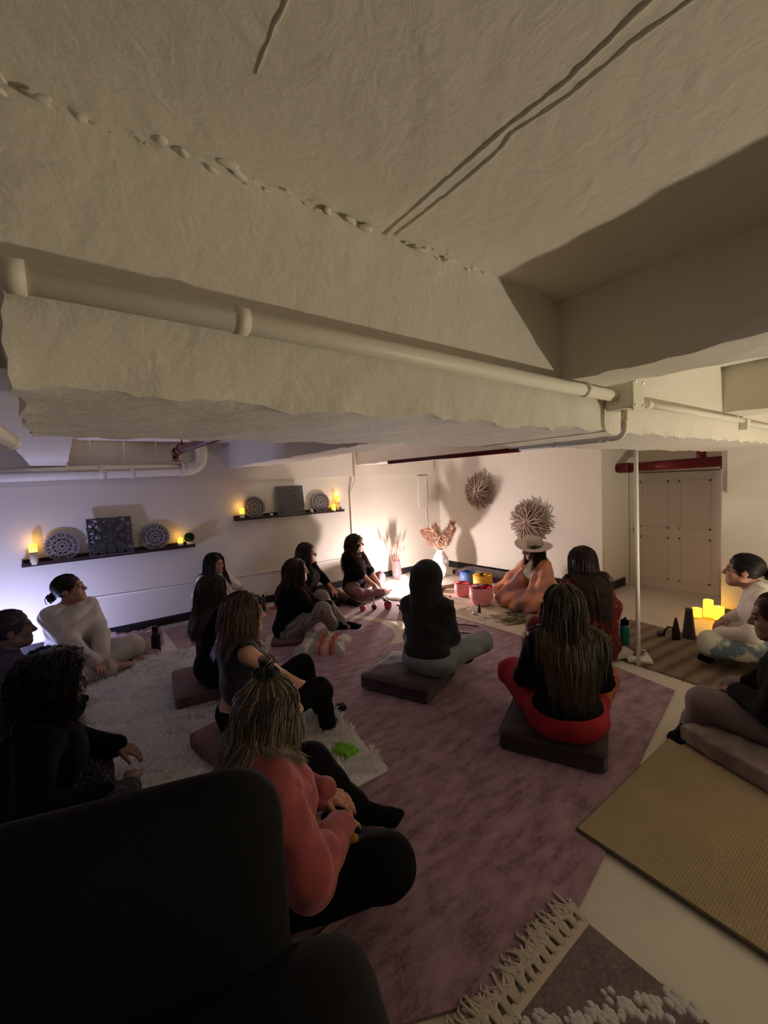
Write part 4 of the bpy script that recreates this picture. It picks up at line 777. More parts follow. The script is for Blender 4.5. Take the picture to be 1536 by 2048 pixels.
cushion('floor_cushion', 'taupe plush cushion at the right under the mauve-grey leggings', (3.01, .55, .026), (.62, .56, .12), -21, mat('taupe_plush', (.26, .20, .18), .95, bump=.5, bscale=40, dist=.008, col2=(.17, .12, .11), nscale=9, sheen=.3), quilt=5)
cushion('floor_cushion', 'pale cream tufted cushion under the crimson shawl', (3.77, 1.93, .014), (.50, .50, .07), -25, mat('pale_cream_velour', (.48, .41, .37), .9, bump=.3, sheen=.2), quilt=5)
cushion('floor_cushion', 'pinkish grey flat cushion under the nearest person in the red sweatshirt', (.58, 1.56, .016), (.72, .52, .05), 3, mat('pinkish_grey_velour', (.24, .17, .18), .9, bump=.3), quilt=4)
cushion('floor_cushion', 'small mauve cushion under the black cardigan', (1.90, 4.22, .014), (.46, .44, .05), -30, mat('small_mauve_velvet', (.13, .07, .085), .9, bump=.3))
cushion('floor_mattress', 'long tufted plum mattress lying along the far wall', (5.50, 4.35, .012), (.46, 1.50, .10), 0, mat('tufted_plum_fabric', (.055, .018, .030), .85, bump=.4, bscale=30, dist=.006, sheen=.3), quilt=7, piping=1)
cushion('floor_cushion', 'flat brown cushion under the white-topped sitter by the candles', (4.42, .66, .014), (.5, .5, .045), 10, mat('flat_brown_cotton', (.30, .25, .20), .9))
# ---------------------------------------------------------------- shelves and what stands on them
GREYW = mat('carved_grey_wood', (.27, .25, .255), .8, bump=.2, bscale=60); GREYD = mat('dark_wood_and_groove_shade', (.055, .055, .06), .7, bump=.2)
def shelf(label, x0, x1, z):
    b = MB(); b.box(((x0+x1)/2, 5.825, z+.008), (x1-x0, .10, .016)); o = tag(b.build('wall_shelf', DARKW, bevel=.002), label, 'shelf', None)
    b = MB(); b.box(((x0+x1)/2, 5.779, z+.020), (x1-x0, .012, .040)); b.build('front_lip', DARKW, o, bevel=.002)
    b = MB(); b.box(((x0+x1)/2, 5.872, z+.035), (x1-x0, .014, .07)); b.build('back_rail', DARKW, o, bevel=.002); return z+.016
z1 = shelf('dark picture ledge nearer the left edge, with the potted topiary', -.38, 1.32, .945)
z2 = shelf('dark picture ledge nearer the corner pipe, with silver votives', 1.86, 3.58, 1.225)
def rib(b, pts, w_, d_, closed=True):
    """flat ribbon of width w_ along 2-D pts, extruded by d_ (local x,z plane, front at -y)"""
    n = len(pts); P = [Vector((p[0], 0, p[1])) for p in pts]; vs = []
    for i in range(n):
        a = P[i-1] if closed or i else P[0]; c = P[(i+1) % n] if closed or i < n-1 else P[-1]; t = (c-a).normalized(); nn = Vector((-t.z, 0, t.x))
        for s_, y in ((1, 0), (1, -d_), (-1, -d_), (-1, 0)): vs.append(P[i]+nn*w_/2*s_+Vector((0, y, 0)))
    fs = []
    for i in range(n if closed else n-1):
        j = (i+1) % n
        for k in range(4): fs.append((i*4+k, i*4+(k+1) % 4, j*4+(k+1) % 4, j*4+k))
    b.add(vs, fs)
def circ(r, cx=0, cz=0, n=40, sx=1, sz=1, rot=0):
    out = []
    for i in range(n):
        a = 2*pi*i/n; x = r*sx*math.cos(a); z = r*sz*math.sin(a); out.append((cx+x*math.cos(rot)-z*math.sin(rot), cz+x*math.sin(rot)+z*math.cos(rot)))
    return out
def petal(r0, r1, wd, a, n=12):
    out = []
    for i in range(n*2):
        t = i/n; s_ = 1 if t < 1 else -1; u = t if t < 1 else 2-t; rr = r0+(r1-r0)*u; ww = wd*math.sin(pi*u)**.8*s_ if 0 < u < 1 else 0; out.append((rr*math.cos(a)-ww*math.sin(a), rr*math.sin(a)+ww*math.cos(a)))
    return out
def round_panel(label, x, z, r, kind, tilt=9):
    b = MB()
    for q_, w_ in ((r*.95, r*.10), (r*.62, r*.07), (r*.34, r*.06), (r*.14, r*.08)): rib(b, circ(q_, n=48), w_, .012)
    k = 12 if kind else 10
    for i in range(k): rib(b, petal(r*.36, r*.62, r*.11, 2*pi*i/k, 8), r*.05, .011)
    for i in range(k*2): rib(b, petal(r*.64, r*.93, r*.10, 2*pi*(i+.5)/(k*2), 8), r*.045, .011)
    for i in range(8): rib(b, petal(r*.14, r*.34, r*.07, 2*pi*i/8, 6), r*.04, .010)
    if not kind:
        for i in range(k): rib(b, circ(r*.09, r*.76*math.cos(2*pi*i/k), r*.76*math.sin(2*pi*i/k), 12), r*.04, .013)
    for i in range(24): rib(b, circ(r*.055, r*.99*math.cos(2*pi*i/24), r*.99*math.sin(2*pi*i/24), 8), r*.06, .012)
    b.cur = 1; b.lathe([(0, .0), (r*.97, 0), (r*.97, .004), (0, .004)], (0, 0, 0), 40); nb = 4*40  # darker backing disc: shade of the carved grooves put into the colour
    b.v[-nb:] = [(v[0], v[2], v[1]) for v in b.v[-nb:]]
    o = tag(b.build('carved_panel', [GREYW, GREYD]), label, 'wall art'); o.location = (x, 5.82, z+r*1.03); o.rotation_euler.x = R_(-tilt); o.location.y = 5.835-.0; return o
def square_panel(label, x, z, s_, kind, m, tilt=7):
    b = MB(); h2 = s_/2
    rib(b, [(-h2+.012, -h2+.012), (h2-.012, -h2+.012), (h2-.012, h2-.012), (-h2+.012, h2-.012)], .026, .018); fr_ = b.build('carved_panel', m)
    b = MB()
    if kind:
        for i in range(4):
            a = pi/2*i; c = (h2*.62*math.cos(a), h2*.62*math.sin(a)); rib(b, circ(h2*.28, *c, 20, 1, .62, a), .020, .012); rib(b, circ(h2*.12, *c, 14, 1, .7, a), .016, .012); rib(b, petal(h2*.05, h2*.34, h2*.10, a, 8), .014, .012)
            a += pi/4; c = (h2*.62*math.cos(a), h2*.62*math.sin(a)); rib(b, petal(h2*.12, h2*1.15, h2*.14, a, 10), .018, .012); rib(b, circ(h2*.26, *c, 18), .016, .012)
            for s2 in (-1, 1): aa = a+s2*.33; rib(b, petal(h2*.66, h2*1.12, h2*.08, aa, 8), .016, .012); rib(b, petal(h2*.25, h2*.7, h2*.07, a+s2*.4, 8), .016, .012)
        for q_ in (.42, .70, .92): rib(b, circ(h2*q_, n=40), .014, .012)
        for i in range(5):
            for j in (-1, 1): rib(b, circ(h2*.09, -h2*.8+h2*.4*i, j*h2*.86, 10), .014, .012); rib(b, circ(h2*.09, j*h2*.86, -h2*.8+h2*.4*i, 10), .014, .012)
    else:
        for i in range(13):
            for j in range(13):
                cx = -h2+.03+(s_-.06)*i/12; cz = -h2+.03+(s_-.06)*j/12; rot = math.sin(i*1.3)*.8+j*.35; rib(b, circ((s_-.06)/21, cx, cz, 8, 1.15, .60, rot), .0105, .012)
        for q_ in (.3, .55, .8): rib(b, circ(h2*q_, n=40), .012, .013)
    b.build('lattice', m, fr_); tag(fr_, label, 'wall art'); fr_.location = (x, 5.80, z+h2); fr_.rotation_euler.x = R_(-tilt); return fr_
round_panel('round carved grey panel beside the tall candle at the far left', -.03, z1, .155, 0); square_panel('square dark fretwork panel in the middle of the left ledge', .42, z1, .44, 1, GREYD)
round_panel('round carved grey panel between the dark square and the small candle', .88, z1, .155, 0)
round_panel('round scalloped grey panel beside the first candle of the far ledge', 2.14, z2, .148, 1); square_panel('square grey panel with small slanted piercings on the far ledge', 2.67, z2, .43, 0, mat('pewter_grey_wood', (.10, .095, .10), .6))
round_panel('round scalloped grey panel next to the pair of candles', 3.19, z2, .148, 1)
WAX = mat('ivory_wax', (.80, .70, .52), .5, spec=.4); WAXY = mat('glowing_wax', (.9, .6, .2), .5, emit=(1, .48, .02), es=3.2); WAXT = mat('glowing_wax_tip', (.9, .7, .3), .5, emit=(1, .66, .10), es=5)
WAXF = mat('amber_lit_wax', (.85, .5, .1), .5, emit=(1, .48, .015), es=.32)
def candle(label, c, r, h, low=.55, light=.10, group=None, full=False, cat='candle'):
    b = MB(); b.lathe([(0, 0), (r*.97, 0), (r, .004), (r, h*low)], (0, 0, 0), 20); o = tag(b.build('pillar_candle', WAXF if full else WAX, smooth=True, loc=c), label, cat, group)
    b = MB(); b.lathe([(r, h*low), (r, h-.006), (r*.96, h), (r*.8, h-.004), (r*.72, h-.014), (0, h-.016)], (0, 0, 0), 20, None); b.build('lit_top', WAXY, o, smooth=True)
    b = MB(); b.lathe([(.001, h-.014), (.004, h-.008), (.0045, h), (.001, h+.014)], (0, 0, 0), 8); b.build('flame', WAXT, o, smooth=True)
    if light:
        l = lamp('candle_light', (c[0], c[1]-.01, c[2]+h+.03), light, (1, .56, .12), .012)
    return o
candle('tall white pillar candle glowing at the left end of the left ledge', (-.275, 5.80, z1), .036, .215, .62, .35)
candle('short pillar candle glowing beside the potted topiary', (1.155, 5.805, z1), .030, .115, .45, .2)
candle('white candle glowing at the left end of the far ledge', (1.955, 5.805, z2), .032, .150, .5, .3)
candle('short yellow candle second from the corner pipe on the far ledge', (3.40, 5.80, z2), .032, .105, .15, .15)
candle('tall thin candle in a glass at the corner end of the far ledge', (3.50, 5.825, z2), .026, .235, .62, .3)
for i, (x, y, hh_, r_, lb) in enumerate(((5.50, 1.62, .105, .046, 'lowest of the three yellow candles on the floor by the alcove'), (5.55, 1.53, .205, .046, 'tallest of the three yellow candles on the floor by the alcove'), (5.53, 1.43, .155, .048, 'middle-height yellow candle nearest the white-topped sitter'))):
    candle(lb, (x, y, 0), r_, hh_, .12, .3 if i == 1 else .1, None, True)
GLASS = mat('clear_glass', (.9, .9, .88), .05, trans=1, spec=.5)
def votive(label, c, r, h, lit=False):
    b = MB(); b.lathe([(0, 0), (r*.8, 0), (r, .01), (r, h), (r*.94, h), (r*.93, .012), (0, .012)], (0, 0, 0), 18); o = tag(b.build('votive_glass', GLASS if lit else mat('mercury_glass', (.6, .58, .55), .15, metal=.9, bump=.5, bscale=60), smooth=True, loc=c), label, 'candle holder')
    if lit:
        b = MB(); b.lathe([(0, .013), (r*.9, .013), (r*.9, h*.55), (0, h*.56)], (0, 0, 0), 16); b.build('wax', mat('glowing_cream_wax', (.9, .8, .6), .5, emit=(1, .72, .32), es=2.0), o, smooth=True)
        b = MB(); b.lathe([(.001, h*.56), (.006, h*.64), (.001, h*.80)], (0, 0, 0), 8); b.build('flame', mat('flame', (1, .8, .5), .5, emit=(1, .75, .35), es=12), o, smooth=True); lamp('votive_light', (c[0], c[1], c[2]+h*.8), .35, (1, .7, .35), .01)
    return o
votive('small silver votive left of the pierced square', (2.37, 5.80, z2), .026, .045); votive('small silver votive right of the pierced square', (3.01, 5.80, z2), .03, .06)
votive('lit glass votive on the cream rug near the hooded person', (3.84, 3.76, .013), .042, .105, True)
# topiary
b = MB(); b.lathe([(0, 0), (.030, 0), (.038, .060), (.034, .060), (.030, .052), (0, .052)], (0, 0, 0), 18); o = tag(b.build('potted_topiary', WHT, smooth=True, loc=(1.265, 5.81, z1)), 'small round green topiary in a white pot at the ledge end', 'plant')
rs = random.Random(11); b = MB()
for i in range(700):
    v = Vector((rs.gauss(0, 1), rs.gauss(0, 1), rs.gauss(0, 1))).normalized(); c = Vector((0, 0, .112))+v*.050; t = v.orthogonal().normalized()*.006; u = v.cross(t); k = v*.012
    b.add([c-t, c+u*.8+k, c+t+k*.6, c-u*.8], [(0, 1, 2, 3)])
b.ball((0, 0, .112), .050, 14); b.build('foliage', mat('dark_box_leaves', (.012, .055, .022), .6), o)

# ---------------------------------------------------------------- twig wreaths on the far wall
TW = mat('driftwood_twigs', (.30, .215, .17), .85, bump=.4, bscale=50, stretch=(1, 1, 4), col2=(.42, .33, .27), nscale=9)
def wreath(label, y, z, r, seed):
    rs = random.Random(seed); b = MB()
    for layer, (dx, n, r0, r1) in enumerate(((.02, 30, .22, 1.0), (.05, 30, .12, .98), (.085, 24, .06, .90), (.115, 16, .0, .78))):
        for i in range(n):
            a = 2*pi*(i+rs.uniform(-.45, .45))/n; ra = r*(r0+rs.uniform(0, .15)); rb_ = r*(r1-rs.uniform(0, .2)); bend = rs.uniform(-.25, .25); P = []
            for k in range(5):
                t = k/4; rr = ra+(rb_-ra)*t; aa = a+bend*(t-.3)**2*2+rs.uniform(-.02, .02)+.25*(1-t); P.append((-(dx+.03*math.sin(t*pi)+rs.uniform(-.004, .004)), rr*math.cos(aa), rr*math.sin(aa)))
            q0 = rs.uniform(.009, .0135); b.tube(P, [q0*.9, q0, q0*1.05, q0*.95, q0*.6], 6)
            if rs.random() < .45: p = Vector(P[3]); b.tube([p, p+Vector((-.01, .05*math.cos(a+.7), .05*math.sin(a+.7)))], [q0*.7, q0*.4], 5)
    for i in range(5): a = rs.uniform(0, 3.1); b.tube([(-.12, .12*math.cos(a), .12*math.sin(a)), (-.14, 0.01*i, 0), (-.12, -.13*math.cos(a+.2), -.13*math.sin(a+.2))], .010, 6)
    return tag(b.build('twig_wreath', TW, smooth=True, loc=(5.78, y, z)), label, 'wall art')
wreath('sunburst of driftwood twigs on the far wall, higher and nearer the pampas', 4.85, 1.44, .345, 3); wreath('sunburst of driftwood twigs behind the pale hat', 3.88, .95, .37, 8)

# ---------------------------------------------------------------- lamps, vases
for (nm, c, colr), es_, lb in zip(globes, (GLOBE_MAIN, GLOBE_LEFT, GLOBE_RIGHT), ('small blazing white globe lamp on the floor beside the hooded head', 'bluish white globe lamp on the floor behind the cream sweatshirt', 'warm globe lamp standing on the floor near the right wall')):
    b = MB(); zb = c[2]-.045; b.lathe([(0, 0), (.05, 0), (.05, .012), (.014, .02), (.012, zb), (0, zb)], (0, 0, 0), 20); o = tag(b.build('floor_lamp', CHROME, smooth=True, loc=(c[0], c[1], .002)), lb, 'lamp')
    if nm == 'right': b = MB(); b.lathe([(.20, c[2]-.10), (.205, c[2]-.10), (.205, c[2]+.022), (.20, c[2]+.022), (.20, c[2]-.10)], (0, 0, 0), 32); b.lathe([(0, c[2]-.11), (.205, c[2]-.11), (.205, c[2]-.10), (0, c[2]-.10)], (0, 0, 0), 32); b.build('added_light_shield', BLK2, o)  # unseen shade added to keep this lamp's direct light off floor and foreground
    b = MB(); b.ball((0, 0, c[2]), .05 if nm != 'right' else .042, 20); b.build('lamp_globe', mat('globe_'+nm, (1, 1, 1), .5, emit=colr, es=es_), o, smooth=True)
VW = mat('white_glazed_ceramic', (.80, .77, .76), .35, spec=.5)
prof = [(0, 0), (.075, 0), (.09, .02), (.115, .10), (.135, .20), (.13, .30), (.10, .38), (.062, .43), (.052, .455), (.058, .47), (.050, .468), (.045, .43), (0, .42)]
b = MB(); b.lathe([(r, z) for (r0, z0), (r1, z1_) in zip(prof[:-1], prof[1:]) for r, z in [(r0+(r1-r0)*t/4, z0+(z1_-z0)*t/4) for t in range(4)]]+[prof[-1]], (0, 0, 0), 56, lambda a, z: 1+(.07*math.sin(a*5+z*22+1.3*math.sin(z*30))*max(0, math.sin(min(z, .42)/.42*pi)) if z < .42 else 0)); vz = tag(b.build('wavy_vase', VW, smooth=True, loc=(5.03, 5.13, .012)), 'white rippled ceramic vase holding the pampas grass', 'vase')
PAM = mat('blush_pampas', (.74, .50, .38), .9, sheen=.3); rs = random.Random(5)
for i in range(7):
    a = 2*pi*i/7+rs.uniform(-.3, .3); lean_ = rs.uniform(.3, .85); hh_ = rs.uniform(.38, .56); tip = Vector((math.cos(a)*lean_*hh_, math.sin(a)*lean_*hh_, hh_)); base = Vector((5.03, 5.13, .36)); P = [base.lerp(base+tip, t)+Vector((math.cos(a)*.10*(t**2-t), math.sin(a)*.10*(t**2-t), 0)) for t in (0, .2, .4, .6, .8, 1)]
    b = MB(); b.tube(P, .003, 5)
    for k in range(900):
        t = .30+.70*rs.random()**.8; j = min(4, int(t*5)); p = P[j].lerp(P[j+1], t*5-j); v = Vector((rs.gauss(0, 1), rs.gauss(0, 1), rs.gauss(0, .3))).normalized(); L = .24*(1.05-t*.55)*rs.uniform(.6, 1.2); e = p+v*L*.75+Vector((0, 0, L*.35)); s1 = v.cross(Vector((0, 0, 1))).normalized()*.006; m1 = p.lerp(e, .55)+Vector((0, 0, .012))
        b.add([p-s1, p+s1, m1+s1*1.2, m1-s1*1.2, e], [(0, 1, 2, 3), (3, 2, 4)])
    tag(b.build('pampas_plume', PAM), 'fluffy blush pampas plume standing in the white rippled vase', 'dried grass', 'pampas plumes in the rippled vase')
PG = mat('pink_tinted_glass', (.9, .62, .66), .08, trans=.85, spec=.5)
b = MB(); b.lathe([(0, 0), (.055, 0), (.075, .04), (.085, .12), (.07, .22), (.05, .30), (.055, .33), (.049, .33), (.045, .29), (.064, .21), (.078, .12), (.068, .045), (0, .02)], (0, 0, 0), 24); tag(b.build('glass_vase', PG, smooth=True, loc=(4.42, 5.56, .012)), 'pink glass vase of short reeds near the floor lamp', 'vase')
RE = mat('pinkish_bunny_reeds', (.48, .24, .20), .9); rs = random.Random(9)
for i in range(34):
    a = rs.uniform(0, 6.28); ln = rs.uniform(.05, .48); hh_ = rs.uniform(.50, .64); p0 = Vector((4.42, 5.56, .05)); p1 = p0+Vector((math.cos(a)*ln*hh_*.8, math.sin(a)*ln*hh_*.5, hh_)); mid = p0.lerp(p1, .72)
    b = MB(); b.tube([p0, mid], .002, 5); b.tube([mid, mid.lerp(p1, .3), mid.lerp(p1, .7), p1], [.003, .011, .010, .002], 7); tag(b.build('dried_reed', RE, smooth=True), 'short pinkish dried reed fanning out of the pink glass vase', 'dried grass', 'dried reeds in the pink glass vase')

# ---------------------------------------------------------------- altar
def bowl(label, c, r, h, mo, mi_, cat='singing bowl'):
    b = MB(); b.lathe([(0, 0), (r*.55, 0), (r*.82, .02*h/.2), (r*.95, .06*h/.2), (r, .10*h/.2), (r, h)], (0, 0, 0), 40); o = tag(b.build('singing_bowl', mo, smooth=True, loc=c), label, cat)
    b = MB(); b.lathe([(r, h), (r*.985, h+.003), (r*.95, h), (r*.95, .10*h/.2), (r*.88, .055*h/.2), (r*.5, .02), (0, .018)], (0, 0, 0), 40); b.build('bowl_inside', mi_, o, smooth=True)
PKO = mat('frosted_pink_quartz', (.78, .28, .32), .55, sheen=.3, bump=.1, bscale=200); PKI = mat('raspberry_inside', (.62, .02, .09), .4)
bowl('large frosted pink singing bowl nearest the centre of the rug', (4.24, 3.60, .012), .150, .240, PKO, PKI)
bowl('smaller coral pink singing bowl beside the large pink one', (4.38, 4.06, .012), .105, .19, mat('frosted_coral_quartz', (.78, .27, .29), .55), mat('coral_inside', (.70, .10, .12), .4))
bowl('yellow singing bowl behind the two pink bowls', (4.85, 4.08, .012), .14, .22, mat('frosted_yellow_quartz', (.72, .42, .05), .5), mat('yellow_inside', (.78, .50, .06), .4))
bowl('blue singing bowl behind the yellow one', (4.95, 4.46, .012), .115, .20, mat('frosted_blue_quartz', (.08, .15, .38), .5), mat('blue_inside', (.06, .12, .34), .4))
b = MB(); b.lathe([(0, 0), (.19, 0), (.19, .045), (.18, .05), (0, .05)], (0, 0, 0), 36); o = tag(b.build('frame_drum', mat('drum_rim_tan', (.40, .28, .2), .6), smooth=False, loc=(4.62, 4.68, .012)), 'flat pale round frame drum in front of the rippled vase', 'drum'); b = MB(); b.lathe([(0, .0505), (.178, .0505), (.178, .053), (0, .054)], (0, 0, 0), 36); b.build('drum_skin', mat('drum_skin_pale', (.66, .60, .54), .6), o)
RED = mat('glossy_red_lacquer', (.34, .012, .03), .3, spec=.5); DRED = mat('dark_red_lacquer', (.10, .01, .02), .35)
for i, (x, y, s_, lb) in enumerate(((3.00, 4.52, 1, 'small dark red rattle nearest the crossed feet'), (3.14, 4.46, .9, 'small dark red rattle with curved silver handle, second along'), (3.29, 4.36, 1.35, 'largest red rattle, with green leaf shapes on top'), (3.36, 4.17, .9, 'small dark rattle with silver handle next to the hooded shoulder'))):
    E_ = empty('hand_rattle', (x, y, .008), lb, 'rattle', None, i*.7, s_); b = MB(); b.lathe([(0, 0), (.03, .003), (.038, .03), (.036, .06), (.02, .075), (0, .078)], (0, 0, 0), 18); b.build('bell', RED if i in (0, 2) else DRED, E_, smooth=True)
    for k in (0, 1): b = MB(); b.ball((.04*(1 if k else -1), .01, .075), .026, 10, (1.2, .7, .45)); b.build('leaf', mat('dark_leaf_wood', (.035, .035, .025), .6) if k == 0 and i == 0 else bpy.data.materials['dark_leaf_wood'], E_, smooth=True)
    if i: b = MB(); b.tube([(0, 0, .075), (.012, .0, .11), (.035, .01, .15), (.04, .015, .185)], [.004, .0045, .004, .003], 8); b.build('handle', CHROME, E_, smooth=True)
BRN = mat('dark_reddish_wood', (.10, .03, .022), .4)
b = MB(); b.ball((0, 0, .035), .035, 14, (1.3, 1, 1)); b.tube([(.03, 0, .03), (.16, .02, .02)], [.012, .009], 10); tag(b.build('wooden_maraca', BRN, smooth=True, loc=(4.10, 4.34, .012)), 'dark reddish wooden maraca lying right of the hooded head', 'maraca')
b = MB(); b.tube([(0, 0, .02), (.08, .05, .02), (.18, .07, .02)], [.022, .028, .015], 10); tag(b.build('wooden_rattle', BRN, smooth=True, loc=(4.30, 4.42, .012)), 'small brown wooden rattle in front of the frame drum', 'rattle')
AMB = mat('rose_brown_crystal', (.30, .12, .10), .2, spec=.6)
rs = random.Random(2)
for i in range(5):
    b = MB(); b.ball((0, 0, .018), .02, 5, (1.2, .9, .9)); tag(b.build('crystal', AMB, loc=(3.92+.07*i, 4.12+.05*(i % 2), .012)), 'small rose brown crystal lying near the wooden maraca', 'crystal', 'crystals on the cream rug')
for i, (p, q_) in enumerate((((3.40, 3.35), (3.56, 3.07)), ((3.22, 3.15), (3.39, 2.84)), ((3.10, 3.03), (3.26, 2.79)))):
    b = MB(); b.tube([(*p, .020), ((p[0]+q_[0])/2+.01, (p[1]+q_[1])/2+.01, .021), (*q_, .020)], .006, 8)
    tag(b.build('thin_stick', mat('dark_stick_wood', (.04, .022, .022), .7) if not i else bpy.data.materials['dark_stick_wood'], smooth=True), ('thin dark stick on the rug closest to the votive', 'thin dark stick, middle of the three on the rug', 'thin dark stick closest to the hooded person\'s knee')[i], 'stick')
# herb tray, feathers, dropper, cards
E_ = tag(MB().prism([(0, 0), (.48, -.26), (.62, .02), (.16, .36)], 0, .01).build('woven_mat', weave('straw_weave', (.22, .16, .08), (.42, .33, .2), (40, 40), .8), loc=(3.80, 2.88, .012)), 'straw mat spread with dried herbs and feathers', 'mat')
rs = random.Random(21); HERB = mat('dried_sage_leaves', (.13, .12, .085), .9, col2=(.20, .18, .13), nscale=20)
for i in range(9):
    x, y = 3.95+rs.uniform(0, .40), 2.80+rs.uniform(-.1, .26); a = rs.uniform(-.6, .6)-.6; b = MB(); L = rs.uniform(.14, .24)
    for k in range(26): t = k/26; c = Vector((math.cos(a)*L*(t-.5), math.sin(a)*L*(t-.5), .028+.008*rs.random())); v = Vector((rs.gauss(0, .012), rs.gauss(0, .012), rs.gauss(0, .006))); b.ball(c+v, .012, 6, (1.9, .8, .45), Matrix.Rotation(a+rs.gauss(0, .5), 3, 'Z'))
    tag(b.build('dried_herb_sprig', HERB, loc=(x, y, .0)), 'grey-green dried herb sprig lying on the straw mat', 'herb', 'dried herb sprigs on the straw mat')
def feather(label, x, y, a, L, m):
    b = MB(); n = 14
    for i in range(n+1): t = i/n; w_ = L*.16*math.sin(pi*min(1, t*1.05))**.6; b.v += [(L*t, -w_, .030-.01*t), (L*t, 0, .034), (L*t, w_, .030-.01*t)]
    for i in range(n): b.f += [(i*3, i*3+1, i*3+4, i*3+3), (i*3+1, i*3+2, i*3+5, i*3+4)]; b.m += [0, 0]
    b.tube([(-.05, 0, .03), (L, 0, .033)], .0025, 5); o = tag(b.build('feather', m, smooth=True, loc=(x, y, .002)), label, 'feather'); o.rotation_euler.z = a; return o
FD = mat('dark_feather', (.025, .018, .015), .5); feather('dark brown feather beyond the herb mat, nearest the robe', 4.12, 3.16, -.6, .22, FD); feather('dark feather at the right end of the herb mat', 4.36, 2.72, -.9, .18, FD); feather('short brown feather on the near side of the herb mat', 4.05, 2.66, -.7, .16, mat('brown_feather', (.07, .05, .035), .6))
b = MB(); b.lathe([(0, 0), (.020, 0), (.021, .005), (.021, .055), (.010, .066), (.010, .075)], (0, 0, 0), 16); o = tag(b.build('dropper_bottle', mat('dark_bottle_glass', (.015, .012, .012), .1, spec=.6), smooth=True, loc=(3.96, 3.40, .012)), 'tiny dark dropper bottle by the small cards', 'bottle'); b = MB(); b.lathe([(.013, .072), (.013, .088), (.006, .092), (.005, .115), (0, .118)], (0, 0, 0), 12); b.build('dropper_cap', BLK, o, smooth=True)
b = MB(); b.lathe([(0, 0), (.03, 0), (.034, .03), (.028, .033), (0, .02)], (0, 0, 0), 16); tag(b.build('metal_dish', CHROME, smooth=True, loc=(3.87, 3.38, .012)), 'little metal dish beside the dropper bottle', 'dish')
CARD = mat('pale_card', (.50, .46, .42), .8, col2=(.36, .30, .27), nscale=30)
for i, (x, y, a, lb) in enumerate(((3.80, 3.22, .3, 'pale printed card lying nearest the thin sticks'), (3.92, 3.20, -.4, 'pale printed card propped beside the dropper bottle'), (3.87, 3.05, .9, 'small pale card at the edge of the straw mat'))): b = MB(); b.box((0, 0, .014), (.11, .075, .004)); o = tag(b.build('card', CARD, loc=(x, y, .001+.002*i)), lb, 'card'); o.rotation_euler.z = a
b = MB(); b.tube([Vector((.05*math.cos(a), .035*math.sin(a), .022)) for a in [2*pi*i/20 for i in range(21)]]+[Vector((.12, .0, .022))], .004, 6); tag(b.build('wire_loop', mat('dull_bronze', (.25, .17, .09), .4, metal=.8), smooth=True, loc=(3.90, 3.62, .0)), 'thin bronze loop lying in front of the glass votive', 'wire')

# ---------------------------------------------------------------- cloth heaps
def heap(name, label, cat, c, w_, d_, h_, rz, m, seed, n=70, fold=1., poly=None, parent=None):
    rs = np.random.default_rng(seed); u, v = np.meshgrid(np.linspace(-1, 1, n), np.linspace(-1, 1, n), indexing='ij'); ph = rs.random(12)*6.28
    x = u*w_/2*(1+.08*np.sin(v*3+ph[0])+.04*np.sin(v*9+ph[1])); y = v*d_/2*(1+.10*np.sin(u*3+ph[2])+.04*np.sin(u*8+ph[3]))
    f = sum(np.abs(np.sin(a_*u+b_*v+ph[4+i]+1.2*np.sin(c_*v+ph[8]+u)))**.7*k for i, (a_, b_, c_, k) in enumerate(((3.2, 2.1, 3, .5), (-2.4, 5.3, 4, .35), (8, 3, 5, .22), (4, -11, 6, .16)))); f = 1-f/1.23
    e = np.clip((1-np.maximum(np.abs(u), np.abs(v)))*5, 0, 1)**.6; z = e*(h_*(.35+.65*f)*fold+.004)
    V = np.stack([x, y, z], -1).reshape(-1, 3); V = np.concatenate([V, V*A(1, 1, 0)]); i, j = np.meshgrid(np.arange(n-1), np.arange(n-1), indexing='ij'); a = i*n+j; F = np.stack([a, a+n, a+n+1, a+1], -1).reshape(-1, 4)
    o = npmesh(name, V[:n*n], F, m, parent)
    if parent is None: o.location = c; o.rotation_euler.z = R_(rz); tag(o, label, cat)
    return o
heap('throw_blanket', 'crumpled dusty pink blanket between the cream sweatshirt and black bottle', 'blanket', (.50, 5.22, .014), .52, .95, .13, -8, mat('dusty_pink_fleece', (.30, .20, .19), .95, bump=.3), 3)
heap('throw_blanket', 'pale beige throw spilling from the pink blanket towards the shag rug', 'blanket', (.34, 4.82, .022), .36, .50, .08, 10, mat('pale_beige_throw', (.40, .33, .30), .95, bump=.3), 5)
heap('bed_sheet', 'rumpled white sheet on the floor around the floor lamp', 'sheet', (4.02, 4.98, .013), .92, 1.05, .030, 4, mat('white_sheet_cotton', (.74, .70, .68), .9), 8, n=90)
heap('tote_bag', 'slumped pale bag against the wall at the far left edge', 'bag', (-.42, 5.0, .0), .5, .5, .12, 0, mat('pale_canvas', (.48, .48, .55), .9), 13)
pl = mat('striped_plaid_wool', (.4, .4, .4), .95, bump=.4, bscale=120); nt = pl.node_tree; bs = nt.nodes['Principled BSDF']; tc = [n for n in nt.nodes if n.type == 'TEX_COORD'][0]; sp = nt.nodes.new('ShaderNodeSeparateXYZ'); nt.links.new(tc.outputs['Object'], sp.inputs[0])
mm = nt.nodes.new('ShaderNodeMath'); mm.operation = 'MULTIPLY_ADD'; nt.links.new(sp.outputs[0], mm.inputs[0]); mm.inputs[1].default_value = 2.4; mm.inputs[2].default_value = .5; r = nt.nodes.new('ShaderNodeValToRGB'); r.color_ramp.interpolation = 'CONSTANT'; nt.links.new(mm.outputs[0], r.inputs[0])
